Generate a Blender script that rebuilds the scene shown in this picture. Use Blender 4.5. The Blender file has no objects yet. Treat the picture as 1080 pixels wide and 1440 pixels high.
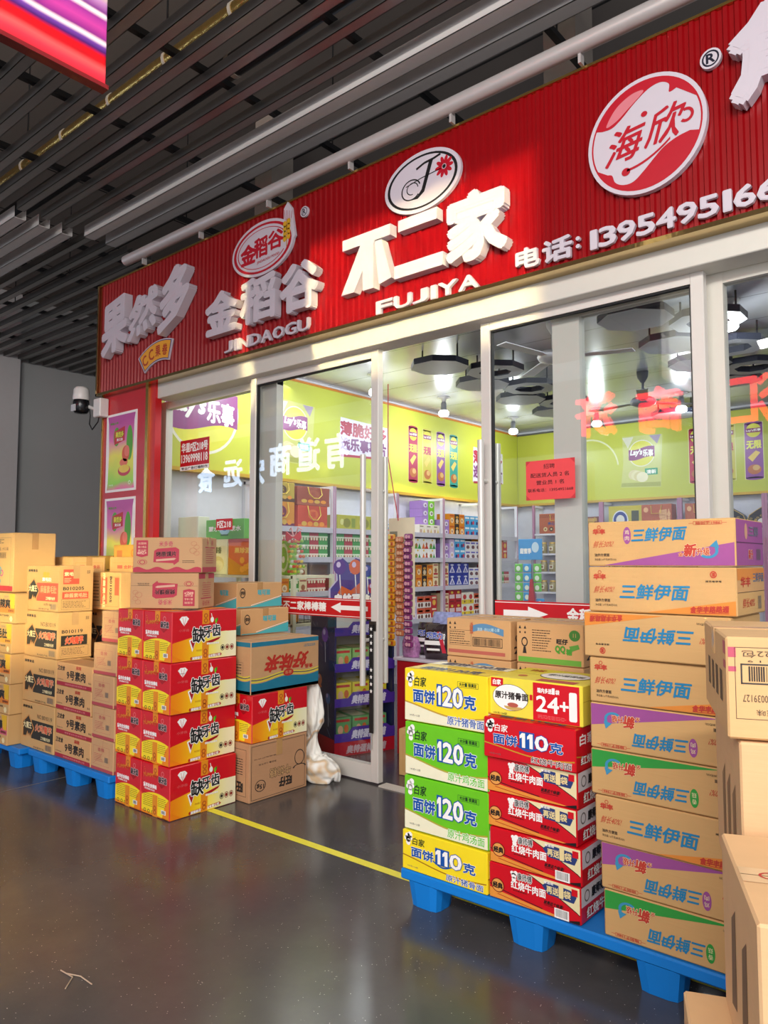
import bpy, bmesh, math, random
from mathutils import Vector, Matrix
random.seed(7)
SC = bpy.context.scene
COL = SC.collection
PI = math.pi

# ------------------------------------------------------------------ materials
def lin(c):
    if isinstance(c, str):
        c = tuple(int(c[i:i+2], 16)/255 for i in (0, 2, 4))
    return tuple((x/12.92 if x <= .04045 else ((x+.055)/1.055)**2.4) for x in c) + (1,)
MATS = {}
def M(c, rough=.5, metal=0., var=.06, scale=18., bump=0., coat=0., spec=.5, emit=0., kind=''):
    key = (c, rough, metal, var, scale, bump, coat, spec, emit, kind)
    if key in MATS: return MATS[key]
    m = bpy.data.materials.new('surface'); m.use_nodes = True
    nt = m.node_tree; N = nt.nodes; L = nt.links
    b = N['Principled BSDF']
    b.inputs['Roughness'].default_value = rough
    b.inputs['Metallic'].default_value = metal
    b.inputs['Specular IOR Level'].default_value = spec
    b.inputs['Coat Weight'].default_value = coat
    tc = N.new('ShaderNodeTexCoord')
    no = N.new('ShaderNodeTexNoise'); no.inputs['Scale'].default_value = scale; no.inputs['Detail'].default_value = 3
    L.new(tc.outputs['Object'], no.inputs['Vector'])
    mp = N.new('ShaderNodeMapRange')
    mp.inputs['To Min'].default_value = 1-var; mp.inputs['To Max'].default_value = 1+var
    L.new(no.outputs['Fac'], mp.inputs['Value'])
    vm = N.new('ShaderNodeVectorMath'); vm.operation = 'SCALE'
    col = lin(c)
    vm.inputs[0].default_value = col[:3]
    L.new(mp.outputs['Result'], vm.inputs['Scale'])
    L.new(vm.outputs['Vector'], b.inputs['Base Color'])
    if kind == 'card':
        mpp = N.new('ShaderNodeMapping'); mpp.inputs['Scale'].default_value = (1, 1, 14)
        n2 = N.new('ShaderNodeTexNoise'); n2.inputs['Scale'].default_value = 9
        L.new(tc.outputs['Object'], mpp.inputs['Vector']); L.new(mpp.outputs['Vector'], n2.inputs['Vector'])
        bp = N.new('ShaderNodeBump'); bp.inputs['Strength'].default_value = .12; bp.inputs['Distance'].default_value = .004
        L.new(n2.outputs['Fac'], bp.inputs['Height']); L.new(bp.outputs['Normal'], b.inputs['Normal'])
    elif bump:
        bp = N.new('ShaderNodeBump'); bp.inputs['Strength'].default_value = bump; bp.inputs['Distance'].default_value = .01
        L.new(no.outputs['Fac'], bp.inputs['Height']); L.new(bp.outputs['Normal'], b.inputs['Normal'])
    if emit:
        b.inputs['Emission Color'].default_value = col
        b.inputs['Emission Strength'].default_value = emit
    MATS[key] = m
    return m
def glass_mat(tint=(.96, .98, .985), refl=1.0):
    m = bpy.data.materials.new('clear_glass'); m.use_nodes = True
    nt = m.node_tree; N = nt.nodes; L = nt.links; N.clear()
    o = N.new('ShaderNodeOutputMaterial'); mx = N.new('ShaderNodeMixShader')
    t = N.new('ShaderNodeBsdfTransparent'); t.inputs[0].default_value = tint + (1,)
    g = N.new('ShaderNodeBsdfGlossy'); g.inputs['Roughness'].default_value = 0.0
    lw = N.new('ShaderNodeLayerWeight'); lw.inputs['Blend'].default_value = .5
    pw = N.new('ShaderNodeMath'); pw.operation = 'POWER'; pw.inputs[1].default_value = 4.5; L.new(lw.outputs['Facing'], pw.inputs[0])
    f = N.new('ShaderNodeMath'); f.operation = 'MULTIPLY_ADD'; f.inputs[1].default_value = .9; f.inputs[2].default_value = .04; L.new(pw.outputs[0], f.inputs[0])
    L.new(f.outputs[0], mx.inputs[0]); L.new(t.outputs[0], mx.inputs[1]); L.new(g.outputs[0], mx.inputs[2])
    L.new(mx.outputs[0], o.inputs[0])
    return m
GLASS = glass_mat()
CLEAR = glass_mat((.93, .95, .96))
def ramp_mat(stops, axis=2, lo=0., hi=1., rough=.4, noise=0., nscale=3., spec=.5, emit=0.):
    """printed colour bands running along one object axis"""
    m = bpy.data.materials.new('printed_bands'); m.use_nodes = True
    nt = m.node_tree; N = nt.nodes; L = nt.links; b = N['Principled BSDF']
    b.inputs['Roughness'].default_value = rough; b.inputs['Specular IOR Level'].default_value = spec
    tc = N.new('ShaderNodeTexCoord'); sp = N.new('ShaderNodeSeparateXYZ'); L.new(tc.outputs['Object'], sp.inputs[0])
    src = sp.outputs[axis]
    if noise:
        no = N.new('ShaderNodeTexNoise'); no.inputs['Scale'].default_value = nscale
        L.new(tc.outputs['Object'], no.inputs['Vector'])
        ma = N.new('ShaderNodeMath'); ma.operation = 'MULTIPLY_ADD'
        ma.inputs[1].default_value = noise; L.new(no.outputs['Fac'], ma.inputs[0]); L.new(src, ma.inputs[2]); src = ma.outputs[0]
    mr = N.new('ShaderNodeMapRange'); mr.inputs['From Min'].default_value = lo; mr.inputs['From Max'].default_value = hi
    L.new(src, mr.inputs['Value'])
    cr = N.new('ShaderNodeValToRGB'); e = cr.color_ramp.elements
    while len(e) > 1: e.remove(e[0])
    e[0].position = stops[0][0]; e[0].color = lin(stops[0][1])
    for p, c in stops[1:]:
        q = e.new(p); q.color = lin(c)
    L.new(mr.outputs['Result'], cr.inputs['Fac']); L.new(cr.outputs['Color'], b.inputs['Base Color'])
    if emit:
        L.new(cr.outputs['Color'], b.inputs['Emission Color']); b.inputs['Emission Strength'].default_value = emit
    return m

CARD = M('cfa06c', .75, kind='card', var=.08, scale=6)
CARD2 = M('cfa46a', .72, kind='card', var=.07, scale=6)
CARD3 = M('c79c70', .78, kind='card', var=.09, scale=5)
WHITE = M('f4f2ee', .45); BLACK = M('121214', .5); INK = M('2a2320', .6, var=.15)
ALU = M('d6d0c9', .42, .1, .03); ALU2 = M('cfcabf', .42, .1, .03)

# ------------------------------------------------------------------ geometry
GC = {}
def glyph(s, ex=0):
    k = (s, ex)
    if k not in GC:
        c = bpy.data.curves.new('lettering', 'FONT'); c.body = s; c.size = 1; c.resolution_u = 2
        c.extrude = ex
        o = bpy.data.objects.new('lettering', c)
        me = bpy.data.meshes.new_from_object(o)
        vs = [v.co.copy() for v in me.vertices]; fs = [tuple(p.vertices) for p in me.polygons]
        bpy.data.objects.remove(o); bpy.data.curves.remove(c); bpy.data.meshes.remove(me)
        x0 = min(v.x for v in vs); x1 = max(v.x for v in vs); y0 = min(v.y for v in vs); y1 = max(v.y for v in vs)
        W = max(x1-x0, .01); Hh = max(y1-y0, .01)
        GC[k] = ([((v.x-x0)/W, (v.y-y0)/Hh, v.z) for v in vs], fs, W, Hh)
    return GC[k]
X = Vector((1, 0, 0)); Y = Vector((0, 1, 0)); Z = Vector((0, 0, 1))
class F:
    """a flat face to print on: fractions (u, v) of its width and height, d = height above it"""
    def __init__(s, o, U, V, w=1., h=1., flip=False):
        s.o = Vector(o); s.U = Vector(U).normalized(); s.V = Vector(V).normalized(); s.N = s.U.cross(s.V)
        s.w = w; s.h = h; s.flip = flip
        s.m = 0.
    def P(s, u, v, d=0.):
        if s.m:
            u = min(max(u, s.m/s.w), 1-s.m/s.w); v = min(max(v, s.m/s.h), 1-s.m/s.h)
        if s.flip: u, v = 1-u, 1-v
        return s.o + s.U*(u*s.w) + s.V*(v*s.h) + s.N*d
EPS = .0005
def smooth(pts, n=5):
    """closed Catmull-Rom curve through the points"""
    r = []; k = len(pts)
    for i in range(k):
        a, b, c, d = pts[i-1], pts[i], pts[(i+1) % k], pts[(i+2) % k]
        for j in range(n):
            t = j/n; r.append(tuple(.5*(2*b[q]+(c[q]-a[q])*t+(2*a[q]-5*b[q]+4*c[q]-d[q])*t*t+(3*b[q]-a[q]-3*c[q]+d[q])*t**3) for q in (0, 1)))
    return r
class G:
    def __init__(s): s.v = []; s.f = []; s.mi = []; s.mats = []; s.sm = []
    def mat(s, m):
        if m not in s.mats: s.mats.append(m)
        return s.mats.index(m)
    def add(s, vs, fs, m, sm=False):
        b = len(s.v); s.v += [tuple(v) for v in vs]; k = s.mat(m)
        for f in fs: s.f.append(tuple(b+i for i in f)); s.mi.append(k); s.sm.append(sm)
    def box(s, a, b, m, bev=0., seg=1):
        x0, y0, z0 = a; x1, y1, z1 = b
        if x1 < x0: x0, x1 = x1, x0
        if y1 < y0: y0, y1 = y1, y0
        if not bev:
            vs = [(x, y, z) for z in (z0, z1) for y in (y0, y1) for x in (x0, x1)]
            s.add(vs, [(0, 2, 3, 1), (4, 5, 7, 6), (0, 1, 5, 4), (2, 6, 7, 3), (0, 4, 6, 2), (1, 3, 7, 5)], m)
            return
        bm = bmesh.new(); bmesh.ops.create_cube(bm, size=1)
        for v in bm.verts: v.co = Vector(((x0+x1)/2+v.co.x*(x1-x0), (y0+y1)/2+v.co.y*(y1-y0), (z0+z1)/2+v.co.z*(z1-z0)))
        bmesh.ops.bevel(bm, geom=bm.edges[:]+bm.verts[:], offset=bev, segments=seg, affect='EDGES', profile=.5)
        bm.verts.index_update()
        s.add([v.co.copy() for v in bm.verts], [tuple(v.index for v in f.verts) for f in bm.faces], m, seg > 1)
        bm.free()
    def obox(s, fr, a, b, m):
        """box in a frame: a, b = (u, v, d) in metres of a unit frame"""
        vs = [fr.P(u, v, d) for d in (a[2], b[2]) for v in (a[1], b[1]) for u in (a[0], b[0])]
        s.add(vs, [(0, 2, 3, 1), (4, 5, 7, 6), (0, 1, 5, 4), (2, 6, 7, 3), (0, 4, 6, 2), (1, 3, 7, 5)], m)
    def poly(s, fr, pts, m, layer=1, d0=None, d1=None):
        n = len(pts)
        if d1 is None:
            s.add([fr.P(u, v, EPS*layer) for u, v in pts], [tuple(range(n))], m); return
        vs = [fr.P(u, v, d0) for u, v in pts] + [fr.P(u, v, d1) for u, v in pts]
        s.add(vs, [tuple(range(n-1, -1, -1)), tuple(range(n, 2*n))] + [(i, (i+1) % n, n+(i+1) % n, n+i) for i in range(n)], m)
    def rect(s, fr, u0, v0, u1, v1, m, layer=1): s.poly(fr, [(u0, v0), (u1, v0), (u1, v1), (u0, v1)], m, layer)
    def ell(s, fr, u, v, ru, rv, m, layer=1, n=24, a0=0., a1=2*PI, d0=None, d1=None):
        k = n if abs(a1-a0-2*PI) < 1e-6 else n+1
        s.poly(fr, [(u+ru*math.cos(a0+(a1-a0)*i/n), v+rv*math.sin(a0+(a1-a0)*i/n)) for i in range(k)], m, layer, d0, d1)
    def ring(s, fr, u, v, ru, rv, t, m, layer=1, n=28, a0=0., a1=2*PI):
        for i in range(n):
            a = a0+(a1-a0)*i/n; b = a0+(a1-a0)*(i+1)/n
            s.poly(fr, [(u+ru*math.cos(a), v+rv*math.sin(a)), (u+ru*math.cos(b), v+rv*math.sin(b)),
                        (u+ru*(1-t)*math.cos(b), v+rv*(1-t)*math.sin(b)), (u+ru*(1-t)*math.cos(a), v+rv*(1-t)*math.sin(a))], m, layer)
    def frame(s, fr, u0, v0, u1, v1, t, m, layer=1):
        tu = t/fr.w; tv = t/fr.h
        s.rect(fr, u0, v0, u1, v0+tv, m, layer); s.rect(fr, u0, v1-tv, u1, v1, m, layer)
        s.rect(fr, u0, v0, u0+tu, v1, m, layer); s.rect(fr, u1-tu, v0, u1, v1, m, layer)
    def band(s, fr, fn, t, m, layer=1, u0=0., u1=1., n=14):
        """strip following v = fn(u), t thick"""
        for i in range(n):
            a = u0+(u1-u0)*i/n; b = u0+(u1-u0)*(i+1)/n
            s.poly(fr, [(a, fn(a)-t/2), (b, fn(b)-t/2), (b, fn(b)+t/2), (a, fn(a)+t/2)], m, layer)
    def under(s, fr, fn, m, layer=1, u0=0., u1=1., n=14, v0=0.):
        for i in range(n):
            a = u0+(u1-u0)*i/n; b = u0+(u1-u0)*(i+1)/n
            s.poly(fr, [(a, v0), (b, v0), (b, fn(b)), (a, fn(a))], m, layer)
    def line(s, fr, pts, t, m, layer=1):
        """polyline of thickness t metres, points in fractions"""
        for (a, b), (c, d) in zip(pts[:-1], pts[1:]):
            dx = (c-a)*fr.w; dy = (d-b)*fr.h; l = math.hypot(dx, dy) or 1
            nx = -dy/l*t/2/fr.w; ny = dx/l*t/2/fr.h
            s.poly(fr, [(a-nx, b-ny), (c-nx, d-ny), (c+nx, d+ny), (a+nx, b+ny)], m, layer)
    def text(s, fr, t, u0, v0, u1, v1, m, layer=2, bold=0., out=None, shear=0., rot=0., ex=0., d0=0., rise=0.):
        vs, fs, W, Hh = glyph(t, .5 if ex else 0)
        hgt = (v1-v0)*fr.h
        cu, cv = (u0+u1)/2, (v0+v1)/2; cr, sr = math.cos(rot), math.sin(rot)
        cnt = [0]
        def put(dx, dy, mm, ly):
            r = []; cnt[0] += 1; lift = cnt[0]*(.0005 if ex else .00005)
            for x, y, z in vs:
                a = (u0+(u1-u0)*x-cu)*fr.w + dx + shear*(y-.5)*hgt; b = (v0+(v1-v0)*y-cv)*fr.h + dy + rise*(x-.5)*hgt
                if rot: a, b = a*cr-b*sr, a*sr+b*cr
                d = (d0+ex*(z+.5)+lift) if ex else EPS*ly+lift
                r.append(fr.P(cu+a/fr.w, cv+b/fr.h, d))
            s.add(r, fs, mm)
        if out:
            om, oa = out
            for k in range(8): put(oa*hgt*math.cos(k*PI/4), oa*hgt*math.sin(k*PI/4), om, layer-1)
            cnt[0] = 0
        if bold:
            n = 8 if bold > .022 else 4
            for k in range(n):
                a = k*2*PI/n+PI/4; put(bold*hgt*math.cos(a), bold*hgt*math.sin(a), m, layer)
            if n == 8: put(0, 0, m, layer)
        else: put(0, 0, m, layer)
    def tube(s, pts, r, m, n=8, caps=True):
        pts = [Vector(p) for p in pts]; rings = []
        prev = None
        for i, p in enumerate(pts):
            d = (pts[min(i+1, len(pts)-1)] - pts[max(i-1, 0)]).normalized()
            a = d.cross(Z) if abs(d.z) < .95 else d.cross(X)
            a.normalize(); b = d.cross(a).normalized()
            if prev is not None and a.dot(prev) < 0: a, b = -a, -b
            prev = a
            rr = r[i] if isinstance(r, (list, tuple)) else r
            rings.append([p+a*rr*math.cos(2*PI*k/n)+b*rr*math.sin(2*PI*k/n) for k in range(n)])
        vs = [v for q in rings for v in q]; fs = []
        for i in range(len(rings)-1):
            for k in range(n): fs.append((i*n+k, i*n+(k+1) % n, (i+1)*n+(k+1) % n, (i+1)*n+k))
        s.add(vs, fs, m, True)
        if caps: s.add(rings[0], [tuple(range(n))], m); s.add(rings[-1], [tuple(range(n))], m)
    def lathe(s, prof, m, c=(0, 0, 0), n=20, sm=True):
        vs = [(c[0]+r*math.cos(2*PI*k/n), c[1]+r*math.sin(2*PI*k/n), c[2]+z) for r, z in prof for k in range(n)]
        fs = [(i*n+k, i*n+(k+1) % n, (i+1)*n+(k+1) % n, (i+1)*n+k) for i in range(len(prof)-1) for k in range(n)]
        s.add(vs, fs, m, sm)
        if prof[0][0] > 1e-4: s.add(vs[:n], [tuple(range(n-1, -1, -1))], m)
        if prof[-1][0] > 1e-4: s.add(vs[-n:], [tuple(range(n))], m)
    def build(s, name, parent=None, loc=(0, 0, 0), rz=0.):
        me = bpy.data.meshes.new(name); me.from_pydata(s.v, [], s.f)
        for m in s.mats: me.materials.append(m)
        me.polygons.foreach_set('material_index', s.mi); me.polygons.foreach_set('use_smooth', s.sm)
        me.update()
        o = bpy.data.objects.new(name, me); COL.objects.link(o)
        o.location = loc; o.rotation_euler = (0, 0, rz)
        if parent: o.parent = parent
        return o
def tag(o, label=None, cat=None, group=None, kind=None):
    if label: o['label'] = label
    if cat: o['category'] = cat
    if group: o['group'] = group
    if kind: o['kind'] = kind
    return o
def thing(name, label, cat, loc=(0, 0, 0), rz=0., group=None, kind=None):
    o = bpy.data.objects.new(name, None); COL.objects.link(o); o.empty_display_size = .1
    o.location = loc; o.rotation_euler = (0, 0, rz)
    return tag(o, label, cat, group, kind)
def copy_tree(o, parent=None):
    c = o.copy(); COL.objects.link(c); c.parent = parent
    for ch in list(o.children): copy_tree(ch, c)
    return c
def st(o, label=None):
    o['kind'] = 'structure'
    if label: o['label'] = label
    return o

# ------------------------------------------------------------------ camera
cam = bpy.data.cameras.new('camera'); co = bpy.data.objects.new('camera', cam); COL.objects.link(co)
cam.sensor_fit = 'VERTICAL'; cam.sensor_height = 36; cam.lens = 1052/1440*36; cam.clip_start = .05
co.location = (0, 0, 1.4); co.rotation_euler = (PI/2+math.atan(70/1052), 0, math.radians(40.15))
SC.camera = co
SC.view_settings.view_transform = 'Standard'; SC.view_settings.look = 'None'; SC.view_settings.gamma = 1
SC.view_settings.exposure = 0.0
try: SC.view_settings.use_curve_mapping = False
except Exception: pass

# ------------------------------------------------------------------ cartons
PROTO = {}
def faces(w, d, h, flip=False, m=.004):
    fr = dict(front=F((-w/2, -d/2, 0), X, Z, w, h, flip), right=F((w/2, -d/2, 0), Y, Z, d, h, flip),
              back=F((w/2, d/2, 0), -X, Z, w, h, flip), left=F((-w/2, d/2, 0), -Y, Z, d, h, flip),
              top=F((-w/2, -d/2, h), X, Y, w, d))
    for k in fr: fr[k].m = m
    return fr
def carton(key, design, dims, loc, rz, label, cat='carton', group=None, name='carton', tape='x'):
    """design(g, frames) prints on the body; the sealing tape is a part of its own"""
    if key not in PROTO:
        w, d, h = dims
        flip = key.endswith('_down')
        root = thing(name, label, cat)
        g = G(); fr = faces(w, d, h, flip)
        base = design(g, fr, w, d, h) or CARD
        g.box((-w/2, -d/2, 0.0005), (w/2, d/2, h-.0005), base, .004)
        seam = M('6b4a2c', .9)
        if tape in ('x', 'xo'): g.rect(fr['top'], 0, .494, 1, .503, seam, 1)
        elif tape: g.rect(fr['top'], .494, 0, .503, 1, seam, 1)
        g.build('carton_body', root)
        if tape:
            t = G(); tm = M('e58f1e', .35, var=.08) if 'o' in tape else M('b98d5a', .22, var=.1)
            tw = .045
            if 'r' in tape: tm = M('c8a070', .25, var=.1)
            e = .002
            if tape[0] == 'x' or 'o' in tape:
                t.box((-w/2-e, -tw/2, h-.0008), (w/2+e, tw/2, h+.0012), tm)
                for sx in (-1, 1):
                    
                    t.box((sx*w/2, -tw/2, h*.72), (sx*(w/2+e), tw/2, h), tm)
                    if 'o' in tape: t.box((sx*w/2, -tw/2, 0.001), (sx*(w/2+e), tw/2, h*.35), tm)
            if tape[0] != 'x':
                t.box((-tw/2, -d/2-e, h-.0008), (tw/2, d/2+e, h+.0012), tm)
                for sy in (-1, 1):
                    
                    t.box((-tw/2, sy*d/2, h*.80), (tw/2, sy*(d/2+e), h), tm)
                    if 'o' in tape: t.box((-tw/2, sy*d/2, .001), (tw/2, sy*(d/2+e), h*.42), tm)
            if 'o' in tape:   # lettering along the orange tape
                ff = F((w/2+e, -tw/2, 0), Y, Z, tw, h); gf = F((-tw/2, -d/2-e, 0), X, Z, tw, h)
                q = M('b8541a', .4)
                if 1:
                    for v in (.06, .14, .76, .86): t.ring(ff, .5, v+.03, .32, .05, .45, q, 1, 10)
                if 1:
                    for v in (.06, .14, .76, .86): t.ring(gf, .5, v+.03, .32, .05, .45, q, 1, 10)
            tg = t.build('packing_tape', root)
        PROTO[key] = root; r = root
    else:
        r = copy_tree(PROTO[key]); r['label'] = label
        if 'group' in r: del r['group']
    r.location = loc; r.rotation_euler = (0, 0, rz)
    if group: r['group'] = group
    return r
def lines(g, fr, u0, v0, u1, v1, n, m, layer=1, fill=.45):
    """rows of small print too fine to read"""
    rs = random.Random(int((u0+v0*7+n)*1000))
    for i in range(n):
        a = v0+(v1-v0)*(i+.5)/n; t = (v1-v0)/n*fill; u = u0; end = u1-(u1-u0)*rs.random()*.3
        while u < end:
            l = (u1-u0)*(.04+.1*rs.random()); g.rect(fr, u, a-t/2, min(u+l, end), a+t/2, m, layer); u += l+(u1-u0)*.025
def barcode(g, fr, u0, v0, u1, v1, m=INK, layer=2, n=22, bg=None):
    if bg: g.rect(fr, u0-.01, v0-.02, u1+.01, v1+.02, bg, layer-1)
    rs = random.Random(n); u = u0; st_ = (u1-u0)/n
    for i in range(n):
        w = st_*(.25+.5*rs.random()); g.rect(fr, u0+i*st_, v0, u0+i*st_+w, v1, m, layer)

RED = M('d20a1e', .35, coat=.3); DKRED = M('a80c18', .4); YEL = M('fbe024', .35, coat=.2); ORG = M('ef8a1a', .4)
CRM = M('f1e3b0', .4); GOLD = M('b98a2c', .4); LIME = M('6cc81e', .4, coat=.2); CREAM = M('f3efcf', .4)
PINKINK = M('b53a4e', .6); REDINK = M('b8402c', .6); BLUE = M('1552a8', .4); TEAL = M('0f7fae', .6); WH = M('fbf8f4', .4)
PURP = M('9c4d92', .55); GREEN = M('2f9a3c', .55); GREY = M('6c6a68', .5)

G8 = ['f28a10', 'f59a12', 'f8b014', 'fac81c', 'fadc2c', 'fae454', 'faea80', 'f8eea8', 'f8f0c0', 'f8f2cc']
LACKG = [ramp_mat([((i+.5)/10, (G8[::-1] if q else G8)[i]) for i in range(10)], 1, -.225, .225, .35) for q in (0, 1)]
def d_lack(g, fr, w, d, h):          # red and yellow snack carton, big black lettering on the long side
    for s in ('right', 'left'):
        f = fr[s]
        fn = lambda u: .38+.17*math.sin(min(u, .85)*PI*.58) if u < .85 else .545-.02*(u-.85)
        g.under(f, fn, LACKG[s == 'left'], 1, 0, 1, 28)
        g.poly(f, [(.0, .0), (.18, .0), (.0, .16)], M('ef8412', .35), 2)
        g.text(f, '缺', .30, .36, .48, .67, BLACK, 5, .028, (WH, .075), rot=.03)
        g.text(f, '牙齿', .46, .45, .73, .69, BLACK, 5, .025, (WH, .08), rot=.08)
        g.poly(f, [(.27, .40), (.36, .46), (.31, .24)], DKRED, 4); g.poly(f, [(.25, .42), (.38, .49), (.30, .18)], WH, 3)
        g.poly(f, [(.50, .36), (.74, .44), (.71, .39), (.52, .29)], DKRED, 3)
        g.text(f, '超级好吃的零食', .52, .30, .71, .34, WH, 4, .04)
        g.poly(f, [(.14, .78), (.21, .78), (.245, .85), (.21, .90), (.14, .90), (.105, .85)], WH, 2); g.poly(f, [(.13, .79), (.22, .79), (.175, .71)], WH, 2)
        g.line(f, [(.175, .72), (.15, .88)], .002, RED, 3); g.line(f, [(.175, .72), (.2, .88)], .002, RED, 3)
        g.text(f, '小牙齿', .10, .60, .25, .65, M('e07070', .5), 2)
        g.ell(f, .60, .80, .026, .055, WH, 3); g.line(f, [(.60, .84), (.585, .93)], .004, WH, 3); g.ring(f, .60, .80, .03, .065, .2, ORG, 2)
        g.ell(f, .66, .77, .014, .05, LIME, 3); g.ell(f, .68, .80, .01, .04, M('3d8f1f', .4), 3); g.ell(f, .565, .76, .018, .03, M('e06a2a', .4), 3)
        for k, c in enumerate((INK, M('8a1f14', .4), M('8a1f14', .4))):
            g.ring(f, .77+.075*k, .21, .033, .062, .2, c, 3, 14); g.ell(f, .77+.075*k, .21, .02, .035, c, 3, 10)
        g.poly(f, [(.28, .02), (.74, .05), (.76, .08), (.74, .11), (.28, .08), (.27, .05)], M('b7301a', .4), 2)
        g.text(f, '湖南缺牙齿食品有限公司', .30, .035, .73, .09, WH, 3, .04, rise=.45)
        g.text(f, '净含量见封口', .36, .18, .50, .22, M('b06a20', .5), 2)
    for s in ('front', 'back'):
        f = fr[s]
        g.under(f, lambda u: .48-.35*(u-.55)**2-.02, YEL, 1); g.poly(f, [(.75, 0), (1, 0), (1, .42), (.86, .30)], ORG, 2)
        g.under(f, lambda u: .07-.05*u, ORG, 2)
        g.text(f, '童年伙食美味', .08, .53, .55, .61, WH, 3, .05); g.text(f, '怀旧辣条大礼包', .12, .48, .48, .515, WH, 3, .03)
        g.text(f, 'YUMMY', .06, .74, .5, .81, M('d98a2a', .4), 3, .04, rot=.1, shear=.3)
        for k in range(3): g.ell(f, .1+.02*k, .9-.04*k, .012, .01, M('d98a2a', .4), 3, 8)
        g.text(f, '缺牙齿', .62, .68, .9, .80, BLACK, 5, .04, (M('d8b8b8', .5), .12)); g.poly(f, [(.6, .66), (.88, .68), (.72, .58)], DKRED, 3); g.ring(f, .75, .86, .05, .05, .3, M('e08080', .4), 3, 12)
        lines(g, f, .08, .16, .48, .42, 7, INK, 3, .25); lines(g, f, .6, .22, .9, .40, 5, INK, 3, .25)
        g.rect(f, .72, .10, .88, .18, WH, 3); barcode(g, f, .74, .11, .86, .17, INK, 4, 14)
        for k in range(3): g.ring(f, .14+.14*k, .075, .045, .035, .35, INK, 3, 10)
    g.text(fr['top'], '缺牙齿', .2, .3, .8, .6, BLACK, 3, .03, (WH, .06))
    return RED

def d_noodle(main, band, txt, big, inkc=BLUE, low=CREAM, tcol=None, sidetxt=None):
    def f_(g, fr, w, d, h):
        fn = lambda u: .30+.08*math.cos((u+.12)*PI*1.35)-.05*u
        for s in ('front', 'right', 'left', 'back'):
            f = fr[s]
            g.under(f, fn, low, 1); g.band(f, fn, .03, band, 2)
            if s in ('right', 'left'):
                g.text(f, '白家', .1, .60, .5, .85, WH, 3, .03); g.text(f, txt, .12, .14, .9, .34, WH, 4, .03, (tcol or INK, .08)); continue
            # cook's head mark, kept plain: hat and bib
            for (a, b, r) in ((.07, .86, .03), (.10, .90, .03), (.05, .80, .022), (.11, .82, .022), (.08, .78, .03), (.08, .70, .028)):
                g.ell(f, a, b, r, r*w/h, WH, 3, 12)
            g.ring(f, .08, .79, .03, .03*w/h, .2, GREY, 4, 14)
            g.text(f, '白家', .135, .68, .28, .86, WH if main == RED else M('16301c', .5), 3, .02, shear=.1)
            g.text(f, '面饼', .12, .38, .39, .62, inkc, 5, .038, (WH, .075))
            ws = {'1': .55}; tot = sum(ws.get(c, 1) for c in big); u = .41; sc = .315/tot
            for c in big:
                wc = ws.get(c, 1)*sc; g.text(f, c, u+.012, .39, u+wc-.004, .73, WH, 9, .04, (inkc, .09)) if c != '1' else g.poly(f, [(u+wc*.42, .39), (u+wc*.85, .39), (u+wc*.85, .74), (u+wc*.42, .74), (u+wc*.12, .67), (u+wc*.12, .60), (u+wc*.42, .63)], WH, 10); u += wc
            for k_ in range(big.count('1')): g.rect(f, .413+.315/tot*.55*k_, .36, .413+.315/tot*.55*(k_+1), .77, inkc, 7)
            g.text(f, '克', .738, .38, .872, .62, inkc, 5, .038, (WH, .075))
            g.text(f, txt, .54, .06, .96, .21, tcol or inkc, 6, .02, (WH, .07))
            g.text(f, '145克×12袋', .07, .10, .2, .14, GREY, 3)
            if big == '120':
                g.frame(f, .66, .76, .90, .86, .0012, M('1a5c28', .5), 3); g.text(f, '大分量 很满足', .68, .78, .88, .845, M('1a4020', .5), 3, .03)
            else: g.band(f, lambda u: .40-.08*math.sin((u-.4)/.2*PI), .035, inkc, 4, .38, .62, 8)
        f = fr['top']; g.rect(f, .03, .62, .97, .95, low, 1); g.text(f, '面饼'+big+'克', .15, .66, .9, .92, M('3a5078', .4), 3, .03)
        g.rect(f, .03, .05, .97, .38, main, 1); g.text(f, '面饼'+big+'克', .15, .08, .85, .34, M('3a5078', .4), 3, .03); g.line(f, [(.03, .5), (.97, .5)], .003, GREY, 1)
        return main
    return f_

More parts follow.
